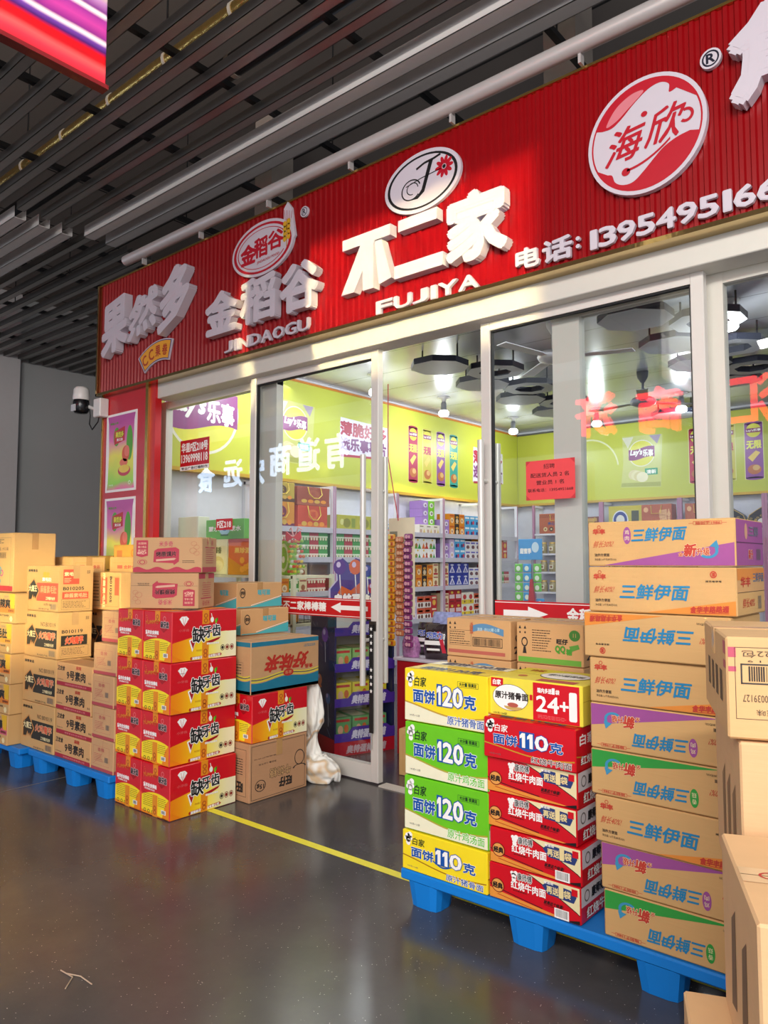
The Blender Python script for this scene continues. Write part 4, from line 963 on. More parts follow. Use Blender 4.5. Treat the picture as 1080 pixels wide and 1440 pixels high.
# white woven sack slumped beside it
SK = M('e2ddd2', .55, var=.1, scale=14, bump=.5)
def blob_mesh(name, centre, size, fold, seed, m, parent=None, levels=3, bands=None):
    bm = bmesh.new(); bmesh.ops.create_icosphere(bm, subdivisions=4, radius=1)
    r = random.Random(seed); ph = [r.uniform(0, 6) for _ in range(12)]
    for v in bm.verts:
        p = v.co; n = p.normalized()
        f = 1+fold*(math.sin(5*p.x+7*p.z+ph[0])*.5+math.sin(11*p.y-6*p.z+ph[1])*.35+abs(math.sin(9*p.x+13*p.y+5*p.z+ph[2]))*.5-.2+math.sin(23*p.z+9*p.x+ph[3])*.15)
        q = n*f; q.z = max(q.z, -.8)
        v.co = Vector((q.x*size[0], q.y*size[1], q.z*size[2]))
    mn = min(v.co.z for v in bm.verts)
    for v in bm.verts: v.co.z -= mn
    me = bpy.data.meshes.new(name); bm.to_mesh(me); bm.free(); me.materials.append(m)
    for p_ in me.polygons: p_.use_smooth = True
    o = bpy.data.objects.new(name, me); COL.objects.link(o); o.location = centre
    if parent: o.parent = parent
    return o
def sack(name, loc, prof, m, seed, label, cat, lean=(0, 0), squash=1.):
    """cloth bag grown from rings: prof = (z, radius x, radius y, shift x, shift y)"""
    r = random.Random(seed); ph = [r.uniform(0, 6) for _ in range(8)]; n = 40; g = G(); vs = []
    for i, (z, rx, ry, sx, sy) in enumerate(prof):
        for k in range(n):
            a = 2*PI*k/n; w = 1+.10*math.sin(4*a+ph[0]+z*9)+.07*math.sin(9*a+ph[1]-z*14)+.05*math.sin(17*a+ph[2]+z*30)
            vs.append((sx+rx*w*math.cos(a), sy+ry*w*math.sin(a), z+.012*math.sin(5*a+ph[3]+i)*(0 if i == 0 else 1)))
    fs = [(i*n+k, i*n+(k+1) % n, (i+1)*n+(k+1) % n, (i+1)*n+k) for i in range(len(prof)-1) for k in range(n)]
    g.add(vs, fs, m, True); g.add(vs[:n], [tuple(range(n-1, -1, -1))], m); g.add(vs[-n:], [tuple(range(n))], m, True)
    o = g.build(name, None, loc)
    md = o.modifiers.new('soft', 'SUBSURF'); md.levels = 1; md.render_levels = 1
    return tag(o, label, cat)
SK = ramp_mat([(0, 'efece4'), (.42, 'f2efe8'), (.46, 'd8b890'), (.49, 'c8b8a0'), (.53, 'f2efe8'), (.66, 'ece8de'), (.69, 'a8a6a0'), (.72, 'dcb488'), (.75, 'f2efe8'), (1, 'eeeae0')], 2, 0, 1.1, .5, .9, 5)
g = G(); n = 48; path = [(-.0, .06, .03, .02), (.02, .05, .05, .06), (-.03, .03, .058, .095), (-.10, .0, .066, .112), (-.15, -.01, .10, .10), (-.17, .0, .16, .085), (-.165, .01, .22, .055), (-.16, .02, .27, .032), (-.165, .02, .31, .048), (-.165, .02, .36, .072), (-.16, .02, .42, .070), (-.17, .02, .50, .062), (-.18, .02, .57, .066), (-.185, .02, .62, .045)]
pts = []
for i in range(len(path)-1):
    for j in range(3): pts.append([path[i][q]+(path[i+1][q]-path[i][q])*j/3 for q in range(4)])
pts.append(list(path[-1])); vs = []
for i, (px_, py_, pz_, r_) in enumerate(pts):
    a_ = pts[max(i-1, 0)]; b_ = pts[min(i+1, len(pts)-1)]; dd = Vector((b_[0]-a_[0], b_[1]-a_[1], b_[2]-a_[2])).normalized(); s_ = Vector((0, 1, 0)); t_ = dd.cross(s_).normalized(); s_ = t_.cross(dd).normalized()
    for k in range(n):
        q = 2*PI*k/n; w_ = 1+.13*math.sin(3*q+i*.35)+.09*math.sin(7*q-i*.5)+.06*abs(math.sin(6*q+i*.9))+.04*math.sin(13*q+i)
        v = Vector((px_, py_, pz_))+s_*(r_*.8*w_*math.cos(q))+t_*(r_*w_*math.sin(q)); v.z = max(v.z, .0015); vs.append(v)
fs = [(i*n+k, i*n+(k+1) % n, (i+1)*n+(k+1) % n, (i+1)*n+k) for i in range(len(pts)-1) for k in range(n)]
g.add(vs, fs, SK, True); g.add(vs[:n], [tuple(range(n))], SK); g.add(vs[-n:], [tuple(range(n))], SK)
o = g.build('woven_sack', None, (-3.38, 3.46, 0)); md = o.modifiers.new('soft', 'SUBSURF'); md.levels = 1; md.render_levels = 1
tag(o, 'crumpled white woven sack standing between the brown carton and the glass door', 'sack')

# ------------------------------------------------------------------ left pallet cartons
P0 = .1405
for k in range(4):
    alt = k == 3
    carton('devil_alt' if alt else 'devil', d_devil(alt), (.468, .24, .306), (-5.08+(0, .005, .012, .016)[k], 2.525, P0+.309*k), (0, .004, 0, -.006)[k],
           ('tan carton with black arrow and salmon red panel, topmost of its column' if alt else 'tan carton with black arrow and black panel, %s in its column' % ('lowest', 'second up', 'third up')[k]), group=None if alt else 'black arrow cartons', tape='xr')
for k in range(4):
    carton('nine', d_nine, (.452, .36, .151), (-4.612+(0, .012, -.006, .0)[k], 2.59, P0+.1525*k), (0, .006, -.004, 0)[k],
           'flat tan carton with a dark red bottom stripe, %s of four' % ('lowest', 'second up', 'third up', 'topmost')[k], group='flat tan cartons with a red stripe')
hs = (.19, .205, .21, .22)
z = P0
for k in range(4):
    carton('pinkline%d' % (k % 2), d_plainpink(0 if k < 2 else 1), (.255, .24, hs[0]), (-4.25+(0, .003, -.01, .004)[k], 2.53, z), (0, .01, -.012, .02)[k],
           'narrow faded-red-print carton left of the red stack, %s' % ('lowest', 'second up', 'third up', 'fourth up')[k], group='narrow tan cartons')
    z += hs[0]+.0015
carton('pinkline0', d_plainpink(0), (.255, .24, .19), (-4.25, 2.58, z), .0, 'narrow faded-red-print carton left of the red stack, top', group='narrow tan cartons')
carton('devil2', d_devil(False), (.46, .24, .306), (-4.98, 2.92, P0+.92-.305), 0, 'tan carton with black panel behind the narrow cartons, below the sideways-lettered one')
carton('rot', d_rot, (.40, .26, .26), (-4.83, 2.86, 1.068), 0, 'tan carton with sideways black lettering behind the arrow cartons')
for k in range(2): carton('devil2', d_devil(False), (.46, .24, .306), (-4.98, 2.92, P0+.0005+.307*k), 0, 'tan carton hidden in the left pallet back row, %s' % ('lowest', 'second up')[k])
carton('framea', d_frame('金黔食品'), (.62, .26, .36), (-5.60, 2.86, 1.076), 0, 'tan carton with thin gold frame and red heading, left one behind the arrow cartons')
carton('frameb', d_frame('金黔食品'), (.50, .22, .36), (-4.98, 3.10, 1.076), 0, 'tan carton with thin gold frame and red heading, right one behind the arrow cartons')
carton('yellowbox', d_yellowbox, (.52, .30, .44), (-5.30, 3.36, 1.095), 0, 'plain golden carton rising behind the framed cartons near the side panel')
carton('plaingold', d_yellowbox, (.62, .3, .35), (-6.1, 3.36, 1.1), 0, 'golden carton showing only its top edge behind the framed cartons')
BK = [(-5.60, 2.86), (-5.0, 3.13), (-5.30, 3.36), (-6.1, 3.36)]
for q, (x, y) in enumerate(BK):
    d_ = .28 if y < 3.2 else .29
    if q == 1: continue
    for k in range(3):
        carton('under%d' % (q % 2), d_blank, (.48, .27, .309), (x, y, (P0 if y < 3.2 else .0005)+.311*k), 0, 'plain tan carton in the %s back column of the left stack, %s' % (('near', '', 'middle', 'far left')[q], ('lowest', 'middle', 'highest')[k]))
    if y > 3.2: carton('under_thin', d_blank, (.48, .27, .155), (x, y, .938), 0, 'thin plain carton under the golden carton, %s column' % ('middle' if q == 2 else 'far left'))
for k in range(3): carton('under2', d_blank, (.48, .155, .309), (-4.98, 3.135, P0+.311*k), 0, 'plain tan carton under the right gold-framed carton, %s' % ('lowest', 'middle', 'highest')[k])
for k in range(5):
    c, t, nm = ((M('d8607a', .5), '甜辣棒', 'pink'), (M('e2822c', .5), '麻辣爽', 'orange'), (M('e2822c', .5), '麻辣爽', 'orange'), (M('e8a030', .5), '素毛肚', 'yellow'), (M('e2822c', .5), '麻辣爽', 'orange'))[k]
    carton('spicy%s%s' % (nm, t), d_spicy(c, t), (.46, .26, .207), (-5.565+(0, .01, .018, .03, .06)[k], 2.45+.0*k, P0+.2085*k), (0, .01, 0, -.01, 0)[k],
           'tan carton with %s band at the left picture edge, %s' % (nm, ('lowest', 'second up', 'middle', 'fourth up', 'topmost')[k]))
carton('tallbox', d_tall, (.62, .30, .42), (-5.70, 2.50, 1.186), 0, 'tall tan carton with dark red bottom stripe and coloured emblem at the left picture edge')

# ------------------------------------------------------------------ right pallet: noodle cartons
CY = 2.485
nod = [('yellow110', d_noodle(YEL, M('a8781c', .4), '原汁猪骨面', '110', low=YEL), .158, 'yellow noodle carton marked 110, on the pallet under the green ones'),
       ('green_a', d_noodle(LIME, M('b0a83a', .4), '原汁鸡汤面', '120', tcol=LIME), .216, 'green and cream noodle carton marked 120, lower of the two'),
       ('green_a', None, .216, 'green and cream noodle carton marked 120, upper of the two'),
       ('yellow120', d_noodle(YEL, M('c8a03a', .4), '原汁猪骨面', '120'), .216, 'yellow and cream noodle carton marked 120, top of the left column')]
z = P0
for k, (key, ds, h, lb) in enumerate(nod):
    w = .408 if k else .412
    carton(key, ds, (w, .27, h), (-1.782+(-.004, 0, .004, .002)[k], CY+.135-(.006 if k == 0 else 0), z), (0, .004, -.004, .0)[k], lb, tape='')
    z += h+.0035
z = P0
for k in range(4):
    carton('master%d' % (k < 2), d_master(k < 2), (.372, .30, .129), (-1.390+(0, .004, -.010, -.006)[k], CY+.150+(0, .0, .004, 0)[k], z), (0, .006, -.006, .004)[k],
           'red noodle carton with orange sweep, %s of four' % ('lowest', 'second up', 'third up', 'highest')[k], group='red noodle cartons with orange sweep', tape='')
    z += .1305
carton('red110', d_noodle(RED, M('c8962c', .4), '红烧牛肉面', '110', low=RED, tcol=M('4a0a10', .5)), (.378, .30, .150), (-1.393, CY+.130, z), 0, 'red noodle carton marked 110 jutting out under the 24+1 carton', tape='')
z += .1515
carton('plus24', d_24, (.385, .30, .146), (-1.387, CY+.170, z), .0, 'yellow and red noodle carton marked 24+1 atop the red ones', tape='')
# brown wave-free noodle stack
lay = [('g_down', 'g', -.004, .152, 'green corner, print upside down, lowest in the tall stack'), ('p_down', 'p', -.012, .148, 'purple corner, print upside down, second up in the tall stack'),
       ('o', 'o', -.024, .148, 'orange corner, print upright, third up in the tall stack'), ('g_down', 'g', -.036, .158, 'green corner, print upside down, fourth up in the tall stack'),
       ('p_down', 'p', -.036, .158, 'purple corner, print upside down, fifth up in the tall stack'), ('o', 'o', -.036, .150, 'orange corner, print upright, sixth up in the tall stack'),
       ('o_down', 'o', -.048, .154, 'orange corner, print upside down, seventh up in the tall stack'), ('o', 'o', -.033, .158, 'orange corner, print upright, eighth up in the tall stack'),
       ('p', 'p', -.033, .156, 'purple corner, print upright, top of the tall stack')]
z = P0
for k, (key, var, dx, h, lb) in enumerate(lay):
    hh = .155
    carton('san_'+key, d_sanxian(var), (.486, .33, hh-.0015), (-.873+dx, 2.475+.165+(.012 if k < 2 else 0)+(.0 if k != 6 else -.012), z), (.0, .006, 0, -.004, 0, .006, -.012, .0, .004)[k], 'tan noodle carton with '+lb, tape='')
    z += hh+.0005
# candy cartons behind the noodle cartons
for k, (x, w, key, lb) in enumerate(((-1.85, .34, 0, 'blue ribbon and barcode print'), (-1.50, .31, 1, 'green stripe and green badge'))):
    for j in range(3):
        carton('qq%d' % key, d_qq(key), (w-.004, .30, .172), (x, 2.99, .625+.1735*j+.006*0), 0, 'tan candy carton behind the noodles, %s, %s' % (lb, ('lowest', 'middle', 'top')[j]), group='candy cartons behind the noodle cartons', tape='x')
    for j in range(2): carton('qqbase%d' % key, d_blank, (w-.004, .30, .241), (x, 2.99, P0+.2415*j), 0, 'plain tan carton under the %s candy cartons, %s' % (('left', 'right')[k], ('lower', 'upper')[j]))

# ------------------------------------------------------------------ foreground cartons at the right edge
A_ = math.radians(22); cu = Vector((math.cos(A_), math.sin(A_), 0)); cv = Vector((-math.sin(A_), math.cos(A_), 0))
def corner(c, w, d): return Vector((c[0], c[1], 0)) + cu*w/2 + cv*d/2
p = corner((-.449, 1.584), .52, .44); carton('fore', d_fore, (.52, .44, .20), (p.x, p.y, 1.052), A_, 'worn foreground carton at the right edge with upside-down barcode print', tape='xr')
p = corner((-.430, 1.588), .52, .44); carton('foreb', d_blank, (.52, .44, .345), (p.x, p.y, .703), A_, 'worn tan foreground carton with an arrow mark, below the barcode carton', tape='')
for k in range(2): carton('forec', d_blank, (.52, .40, .35), (p.x, p.y+.02, .0005+.351*k), A_, 'plain tan carton hidden under the arrow-marked foreground carton, %s' % ('floor level', 'second up')[k], tape='')
A2 = math.radians(23); p = Vector((-.295, 1.151, 0)) + Vector((math.cos(A2), math.sin(A2), 0))*.22 + Vector((-math.sin(A2), math.cos(A2), 0))*.19
carton('foren', d_near, (.44, .37, .30), (p.x, p.y, .598), A2, 'tan carton nearest the camera at the lower right corner, upper one', tape='')
carton('forel', d_friend, (.50, .37, .26), (p.x-.045, p.y+.0, .3365), A2, 'tan carton with red-lettered tape at the bottom right corner', tape='')
carton('forem', d_blank, (.44, .37, .335), (p.x, p.y, .0005), A2, 'plain tan carton on the floor under the red-lettered tape carton', tape='')
# ------------------------------------------------------------------ printed banners high on the shop walls
def banner_mat(axis, lo, hi):
    return ramp_mat([(0, 'b4b848'), (.2, 'c8cc4a'), (.45, 'b8c04c'), (.62, 'd0d650'), (.8, 'bcc44c'), (1, 'c8ce48')], axis, lo, hi, .35, .9, .7)
YG = banner_mat(1, 3.8, 10.2); YB = banner_mat(0, -5.9, 3)
def lays(g, f, u, v, r, l=2, big=False):
    """round snack logo: yellow sun, violet ribbon, white script"""
    k = f.w/f.h
    g.ell(f, u, v, r*1.07, r*1.07*k, M('e8e4d0', .4), l, 36); g.ell(f, u, v, r, r*k, M('dcd84a', .4), l+1, 36)
    vk = M('8a3a7a', .4)
    fn = lambda x: v+.12*r*k*math.sin((x-u)/r*2.4)
    n = 12
    for i in range(n):
        a = u-r*1.04+2.08*r*i/n; b = a+2.08*r/n; g.poly(f, [(a, fn(a)-.42*r*k), (b, fn(b)-.42*r*k), (b, fn(b)+.42*r*k), (a, fn(a)+.42*r*k)], vk, l+2)
    g.text(f, "Lay's", u-r*.88, v-.22*r*k, u+r*.05, v+.34*r*k, WH, l+4, .05, shear=.2); g.text(f, '乐事', u+r*.12, v-.28*r*k, u+r*.92, v+.26*r*k, WH, l+4, .04, rise=-.1)
def slogan(g, f, u0, v0, u1, v1):
    r = M('a82848', .4); wm_ = M('e4dff0', .4)
    g.poly(f, [(u0-.004, v0-.05), (u1+.006, v0-.02), (u1+.004, v1+.02), (u0+.0, v1+.04)], wm_, 1)
    h = (v1-v0)
    g.text(f, '薄脆好多', u0, v0+h*.54, u1, v1, r, 4, .05, (wm_, .1)); g.text(f, '选乐事薯片', u0, v0+h*.04, u1, v0+h*.46, M('7a3a78', .4), 4, .05, (wm_, .1))
    g.poly(f, [(u0, v0-.04), (u1, v0-.01), (u1, v0-.03), (u0, v0-.07)], r, 2)
def can(g, f, u, w, v0, v1, c, tx='ece85a'):
    m = M(c, .35); k = f.w/f.h
    g.rect(f, u-w/2-.001, v0-.01, u+w/2+.001, v1+.01, M('dfe0a0', .4), 1); g.rect(f, u-w/2, v0, u+w/2, v1, m, 2); g.ell(f, u, v1, w/2, .02, m, 2, 16); g.ell(f, u, v0, w/2, .02, m, 2, 16)
    g.ell(f, u, v1-.13*(v1-v0), w*.42, w*.42*k, M('dcd84a', .4), 3, 20)
    g.rect(f, u-w*.44, v1-.17*(v1-v0), u+w*.44, v1-.09*(v1-v0), M('8a2a68', .4), 4); g.text(f, "Lay's乐事", u-w*.4, v1-.155*(v1-v0), u+w*.4, v1-.105*(v1-v0), WH, 5, .04)
    g.text(f, '无限', u-w*.40, v1-.46*(v1-v0), u+w*.40, v1-.32*(v1-v0), M(tx, .4), 4, .05)
    g.poly(f, [(u-w*.35, v0+.38*(v1-v0)), (u-w*.1, v0+.30*(v1-v0)), (u+w*.35, v0+.46*(v1-v0)), (u+w*.1, v0+.5*(v1-v0))], M('e8c86a', .4), 4)
    g.ell(f, u-.0, v0+.16*(v1-v0), w*.38, .09*(v1-v0), M('b86a3a', .4), 4, 18); g.ell(f, u+w*.1, v0+.19*(v1-v0), w*.2, .05*(v1-v0), M('d8b070', .4), 5, 14)
def chipbag(g, f, u, v, w, h):
    a, b = u-w/2, u+w/2; c, d = v-h/2, v+h/2
    g.poly(f, [(a-.06*w, c), (b-.02*w, c-.02), (b+.0*w, v), (b+.04*w, d), (a, d+.02), (a+.02*w, v)], M('c9cc78', .3), 1)
    g.poly(f, [(a-.05*w, c+.01), (b-.03*w, c-.01), (b-.03*w, c+.07*h), (a-.03*w, c+.09*h)], M('a8ac58', .35), 2)
    g.poly(f, [(a, d), (a+.3*w, d), (a+.15*w, d-.22*h)], M('e0dcc8', .35), 2); g.poly(f, [(b, d), (b-.3*w, d), (b-.1*w, d-.18*h)], M('a99ab0', .35), 2)
    lays(g, f, u, v+.16*h, w*.32, 2)
    for k in range(4): g.ell(f, u-.2*w+.07*w*k, v-.26*h-.012*k, w*.15, h*.10, M(('dcd0a0', 'e4dcb0', 'd8cc98', 'ece4c4')[k], .4), 6+k, 20)
    g.rect(f, u+.08*w, v-.28*h, u+.4*w, v-.15*h, M('2a9a70', .4), 8); g.text(f, '清新', u+.12*w, v-.26*h, u+.36*w, v-.18*h, WH, 9, .04)
bn = thing('wall_banner', 'yellow-green snack advertising banner along the left shop wall', 'banner')
g = G(); f = F((-5.865, 3.8, 2.27), Y, Z, 6.38, 1.07); f.N = X
g.box((-5.895, 3.8, 2.27), (-5.865, 10.17, 3.34), YG)
lays(g, f, .075, .535, .062)
chipbag(g, f, .262, .48, .085, .60); slogan(g, f, .373, .38, .500, .70)
for k, c in enumerate(('a82050', 'c8c050', '8a4a9a', '2a9a90')): can(g, f, .585+.0475*k, .030, .15, .80, c, 'ece85a' if k != 1 else 'b82a50')
slogan(g, f, .805, .30, .925, .68); g.build('printed_sheet', bn)
g = G(); wd = M('c9a23c', .4, .2); g.box((-5.90, 3.8, 3.34), (-5.85, 10.18, 3.362), M('c97a2a', .4)); g.box((-5.90, 3.8, 2.235), (-5.80, 10.18, 2.268), wd); g.build('edge_strip', bn)
bn = thing('wall_banner', 'yellow-green snack advertising banner across the back shop wall', 'banner')
g = G(); f = F((-5.86, 10.165, 2.28), X, Z, 8.8, 1.06)
g.box((-5.86, 10.165, 2.28), (2.94, 10.195, 3.34), YB)
chipbag(g, f, .222, .48, .062, .66)
for k, (x, c) in enumerate(((-3.16, 'c02048'), (-2.80, 'c8c050'), (-2.47, '8a4a9a'), (-2.14, '2a9a90'), (-.6, 'c02048'), (-.2, 'c8c050'))): can(g, f, (x+5.86)/8.8, .024, .16, .82, c, 'ece85a' if k % 4 != 1 else 'b82a50')
g.ring(f, .135, .42, .05, .42, .05, M('e4e4b8', .4), 1, 30, .1, 3.0); slogan(g, f, .45, .35, .56, .7); g.build('printed_sheet', bn)
g = G(); g.box((-5.86, 10.14, 3.34), (2.94, 10.19, 3.362), M('5a5a5c', .4)); g.box((-5.86, 10.10, 2.245), (2.94, 10.19, 2.278), wd); g.build('edge_strip', bn)

# ------------------------------------------------------------------ lamps, fans and octagon panels under the shop ceiling
def bulb(x, y, label):
    t = thing('ceiling_bulb', label, 'lamp', (x, y, 3.4), group='bulbs under the shop ceiling')
    g = G(); g.lathe([(0, 0), (.075, 0), (.075, -.012), (.03, -.02), (.028, -.06), (0, -.06)], M('d8d8da', .4), n=18); g.build('lamp_holder', t)
    g = G(); g.lathe([(.022, -.06), (.034, -.075), (.036, -.15), (.045, -.165)], M('8a8c90', .35, .4), n=18); g.build('heat_sink', t)
    g = G(); g.lathe([(.045, -.165), (.062, -.185), (.062, -.215), (.045, -.232), (0, -.236)], M('ffffff', .3, emit=14.0), n=18); g.build('lamp_shade', t)
    L = bpy.data.lights.new('bulb_light', 'POINT'); L.energy = BULB_W; L.color = (.93, .97, 1.0); L.shadow_soft_size = .07
    o = bpy.data.objects.new('bulb_light', L); COL.objects.link(o); o.parent = t; o.location = (0, 0, -.31)
    return t
BULB_W = 14
for x, y, lb in ((-5.25, 7.35, 'glowing white bulb lamp over the four printed cans on the left banner'), (-5.25, 9.0, 'glowing white bulb lamp beside the right door stile'), (-5.15, 5.95, 'glowing white bulb lamp seen through the top of the left glass door'),
                 (-5.35, 4.75, 'glowing white bulb lamp nearest the left window mullion'), (-4.12, 9.2, 'glowing white bulb lamp near the chip bag on the back banner'), (-2.95, 8.95, 'glowing white bulb lamp left of the printed cans on the back banner'),
                 (-1.6, 6.0, 'glowing white bulb lamp over the right side of the shop'), (-.4, 8.5, 'glowing white bulb lamp deep in the right side of the shop')):
    bulb(x, y, lb)
DK = M('24283a', .45); PLG = M('aeb0b6', .5)
def octa(x, y, hole, label):
    t = thing('octagon_panel', label, 'ceiling panel', (x, y, 3.2), group='octagon ceiling panels')
    n = 8; R = .275; ri = .155; z1 = .055
    P_ = lambda r, z: [(r*math.cos(PI/8+2*PI*k/n), r*math.sin(PI/8+2*PI*k/n), z) for k in range(n)]
    g = G()
    if hole:
        vs = P_(R, 0)+P_(R, z1)+P_(ri, 0)+P_(ri, z1); q = [(k, (k+1) % n) for k in range(n)]
        g.add(vs, [(a, b, 16+b, 16+a) for a, b in q], PLG); g.add(vs, [(a, b, 8+b, 8+a) for a, b in q]+[(8+a, 8+b, 24+b, 24+a) for a, b in q]+[(16+a, 16+b, 24+b, 24+a) for a, b in q], DK)
    else:
        vs = P_(R, 0)+P_(R, z1); g.add(vs, [tuple(range(8))], PLG); g.add(vs, [(k, (k+1) % n, 8+(k+1) % n, 8+k) for k in range(n)]+[tuple(range(8, 16))], DK)
    g.build('panel_plate', t)
    g = G()
    for a in (0, PI): g.tube([(.2*math.cos(a), .2*math.sin(a), z1), (.2*math.cos(a), .2*math.sin(a), .2)], .008, BLACK, 6)
    g.build('hanger', t); return t
OC = [(-4.03, 5.58, 0, 'leftmost one, solid, seen through the open doorway'), (-3.72, 6.05, 1, 'open-centred, right behind the leftmost one'), (-4.10, 6.42, 0, 'solid, second nearest in the left row'), (-3.80, 6.86, 1, 'open-centred, left of the fan'),
      (-4.16, 7.30, 0, 'solid, third in the left row'), (-3.86, 7.74, 1, 'open-centred, fourth in the left row'), (-4.2, 8.2, 0, 'solid, last of the left row'), (-2.11, 6.25, 0, 'solid, in front of the right fan'),
      (-1.76, 6.64, 1, 'open-centred, to the right of the door stile'), (-2.14, 7.03, 0, 'solid, above the red reflected lettering'), (-1.80, 7.45, 1, 'open-centred, second in the right row'), (-2.1, 7.9, 0, 'solid, far end of the right row'), (-1.7, 5.8, 1, 'open-centred, nearest the right window'), (-2.1, 5.4, 0, 'solid, nearest the top of the right door'), (-3.15, 9.3, 0, 'small distant one near the back banner')]
for x, y, h, lb in OC: octa(x, y, h, 'dark-edged octagon ceiling panel, '+lb)
def fan_(x, y, z, a0, label, m):
    t = thing('ceiling_fan', label, 'fan', (x, y, z), group='ceiling fans in the shop')
    g = G(); g.lathe([(0, .0), (.05, .005), (.12, .03), (.135, .06), (.11, .095), (.04, .11), (0, .11)], m, n=24); g.build('motor', t)
    g = G(); g.tube([(0, 0, .1), (0, 0, 3.4-z-.09)], .014, m, 10); g.lathe([(.02, 3.4-z-.12), (.055, 3.4-z-.06), (.06, 3.4-z), (0, 3.4-z)], m, n=16); g.build('down_rod', t)
    for k in range(3):
        g = G(); a = a0+k*2*PI/3; fr = F((0, 0, .05), (math.cos(a), math.sin(a), 0), (-math.sin(a), math.cos(a), .0)); g.poly(fr, [(.1, -.02), (.2, -.05), (.62, -.07), (.64, .04), (.2, .045), (.1, .02)], m, 0, 0, .006); g.build('fan_blade', t)
fan_(-2.85, 5.55, 3.03, .35, 'white ceiling fan seen through the upper right glass door', M('dddde4', .4)); fan_(-2.93, 7.7, 3.02, .9, 'grey ceiling fan behind the red reflected characters', M('9a9ca8', .4))

# ------------------------------------------------------------------ wall shelving
SW = M('dedce4', .4, var=.03); PKW = M('b07a98', .45)
def shelf_left(y0, y1, zs, label):
    t = thing('shelf_unit', label, 'shelf')
    g = G(); g.box((-5.895, y0, 0), (-5.885, y1, 2.22), M('dfdfea', .5)); g.build('back_panel', t)
    for y in (y0, y1-.025):
        g = G(); g.box((-5.54, y, 0), (-5.50, y+.025, 2.2), SW); g.box((-5.502, y+.004, 0), (-5.498, y+.02, 2.2), PKW); g.box((-5.885, y, 2.17), (-5.54, y+.025, 2.2), SW); g.box((-5.88, y, 0), (-5.85, y+.025, 2.2), SW); g.build('upright', t)
    for z in zs:
        g = G(); g.box((-5.88, y0+.026, z-.025), (-5.50, y1-.026, z), SW); g.box((-5.505, y0+.026, z-.035), (-5.495, y1-.026, z+.02), M('c4c2cc', .4)); g.build('shelf_board', t)
ZS = (1.735, 1.43, 1.08, .70, .25)
YS = [3.87, 4.79, 5.71, 6.77, 7.69, 8.61, 9.53]
nm = ['behind the left window', 'behind the gift bags in the left window', 'seen through the left glass door', 'in the doorway, left of the pink-edged post', 'in the doorway, right of the pink-edged post', 'seen through the right glass door']
for k in range(1, 6): shelf_left(YS[k]+.001, YS[k+1]-.001, ZS, 'white metal shelf unit on the left wall, '+nm[k])
def shelf_back(x0, x1, zs, label):
    t = thing('shelf_unit', label, 'shelf')
    g = G(); g.box((x0, 10.185, 0), (x1, 10.195, 2.22), M('c9c9d6', .5)); g.build('back_panel', t)
    for x in (x0, x1-.03):
        g = G(); g.box((x, 9.86, 0), (x+.03, 9.9, 2.23), PKW); g.box((x, 9.9, 2.2), (x+.03, 10.18, 2.23), SW); g.build('upright', t)
    for z in zs:
        g = G(); g.box((x0+.031, 9.87, z-.025), (x1-.031, 10.18, z), SW); g.build('shelf_board', t)
ZB = (1.81, 1.52, 1.255, .965, .4)
XS = [-5.45, -4.38, -3.31, -2.30, -1.2, -.1, 1.0]
for k in range(6): shelf_back(XS[k]+.001, XS[k+1]-.001, ZB, 'white shelf unit on the back shop wall with pink edge posts, %s from the left' % ('first', 'second', 'third', 'fourth', 'fifth', 'sixth')[k])

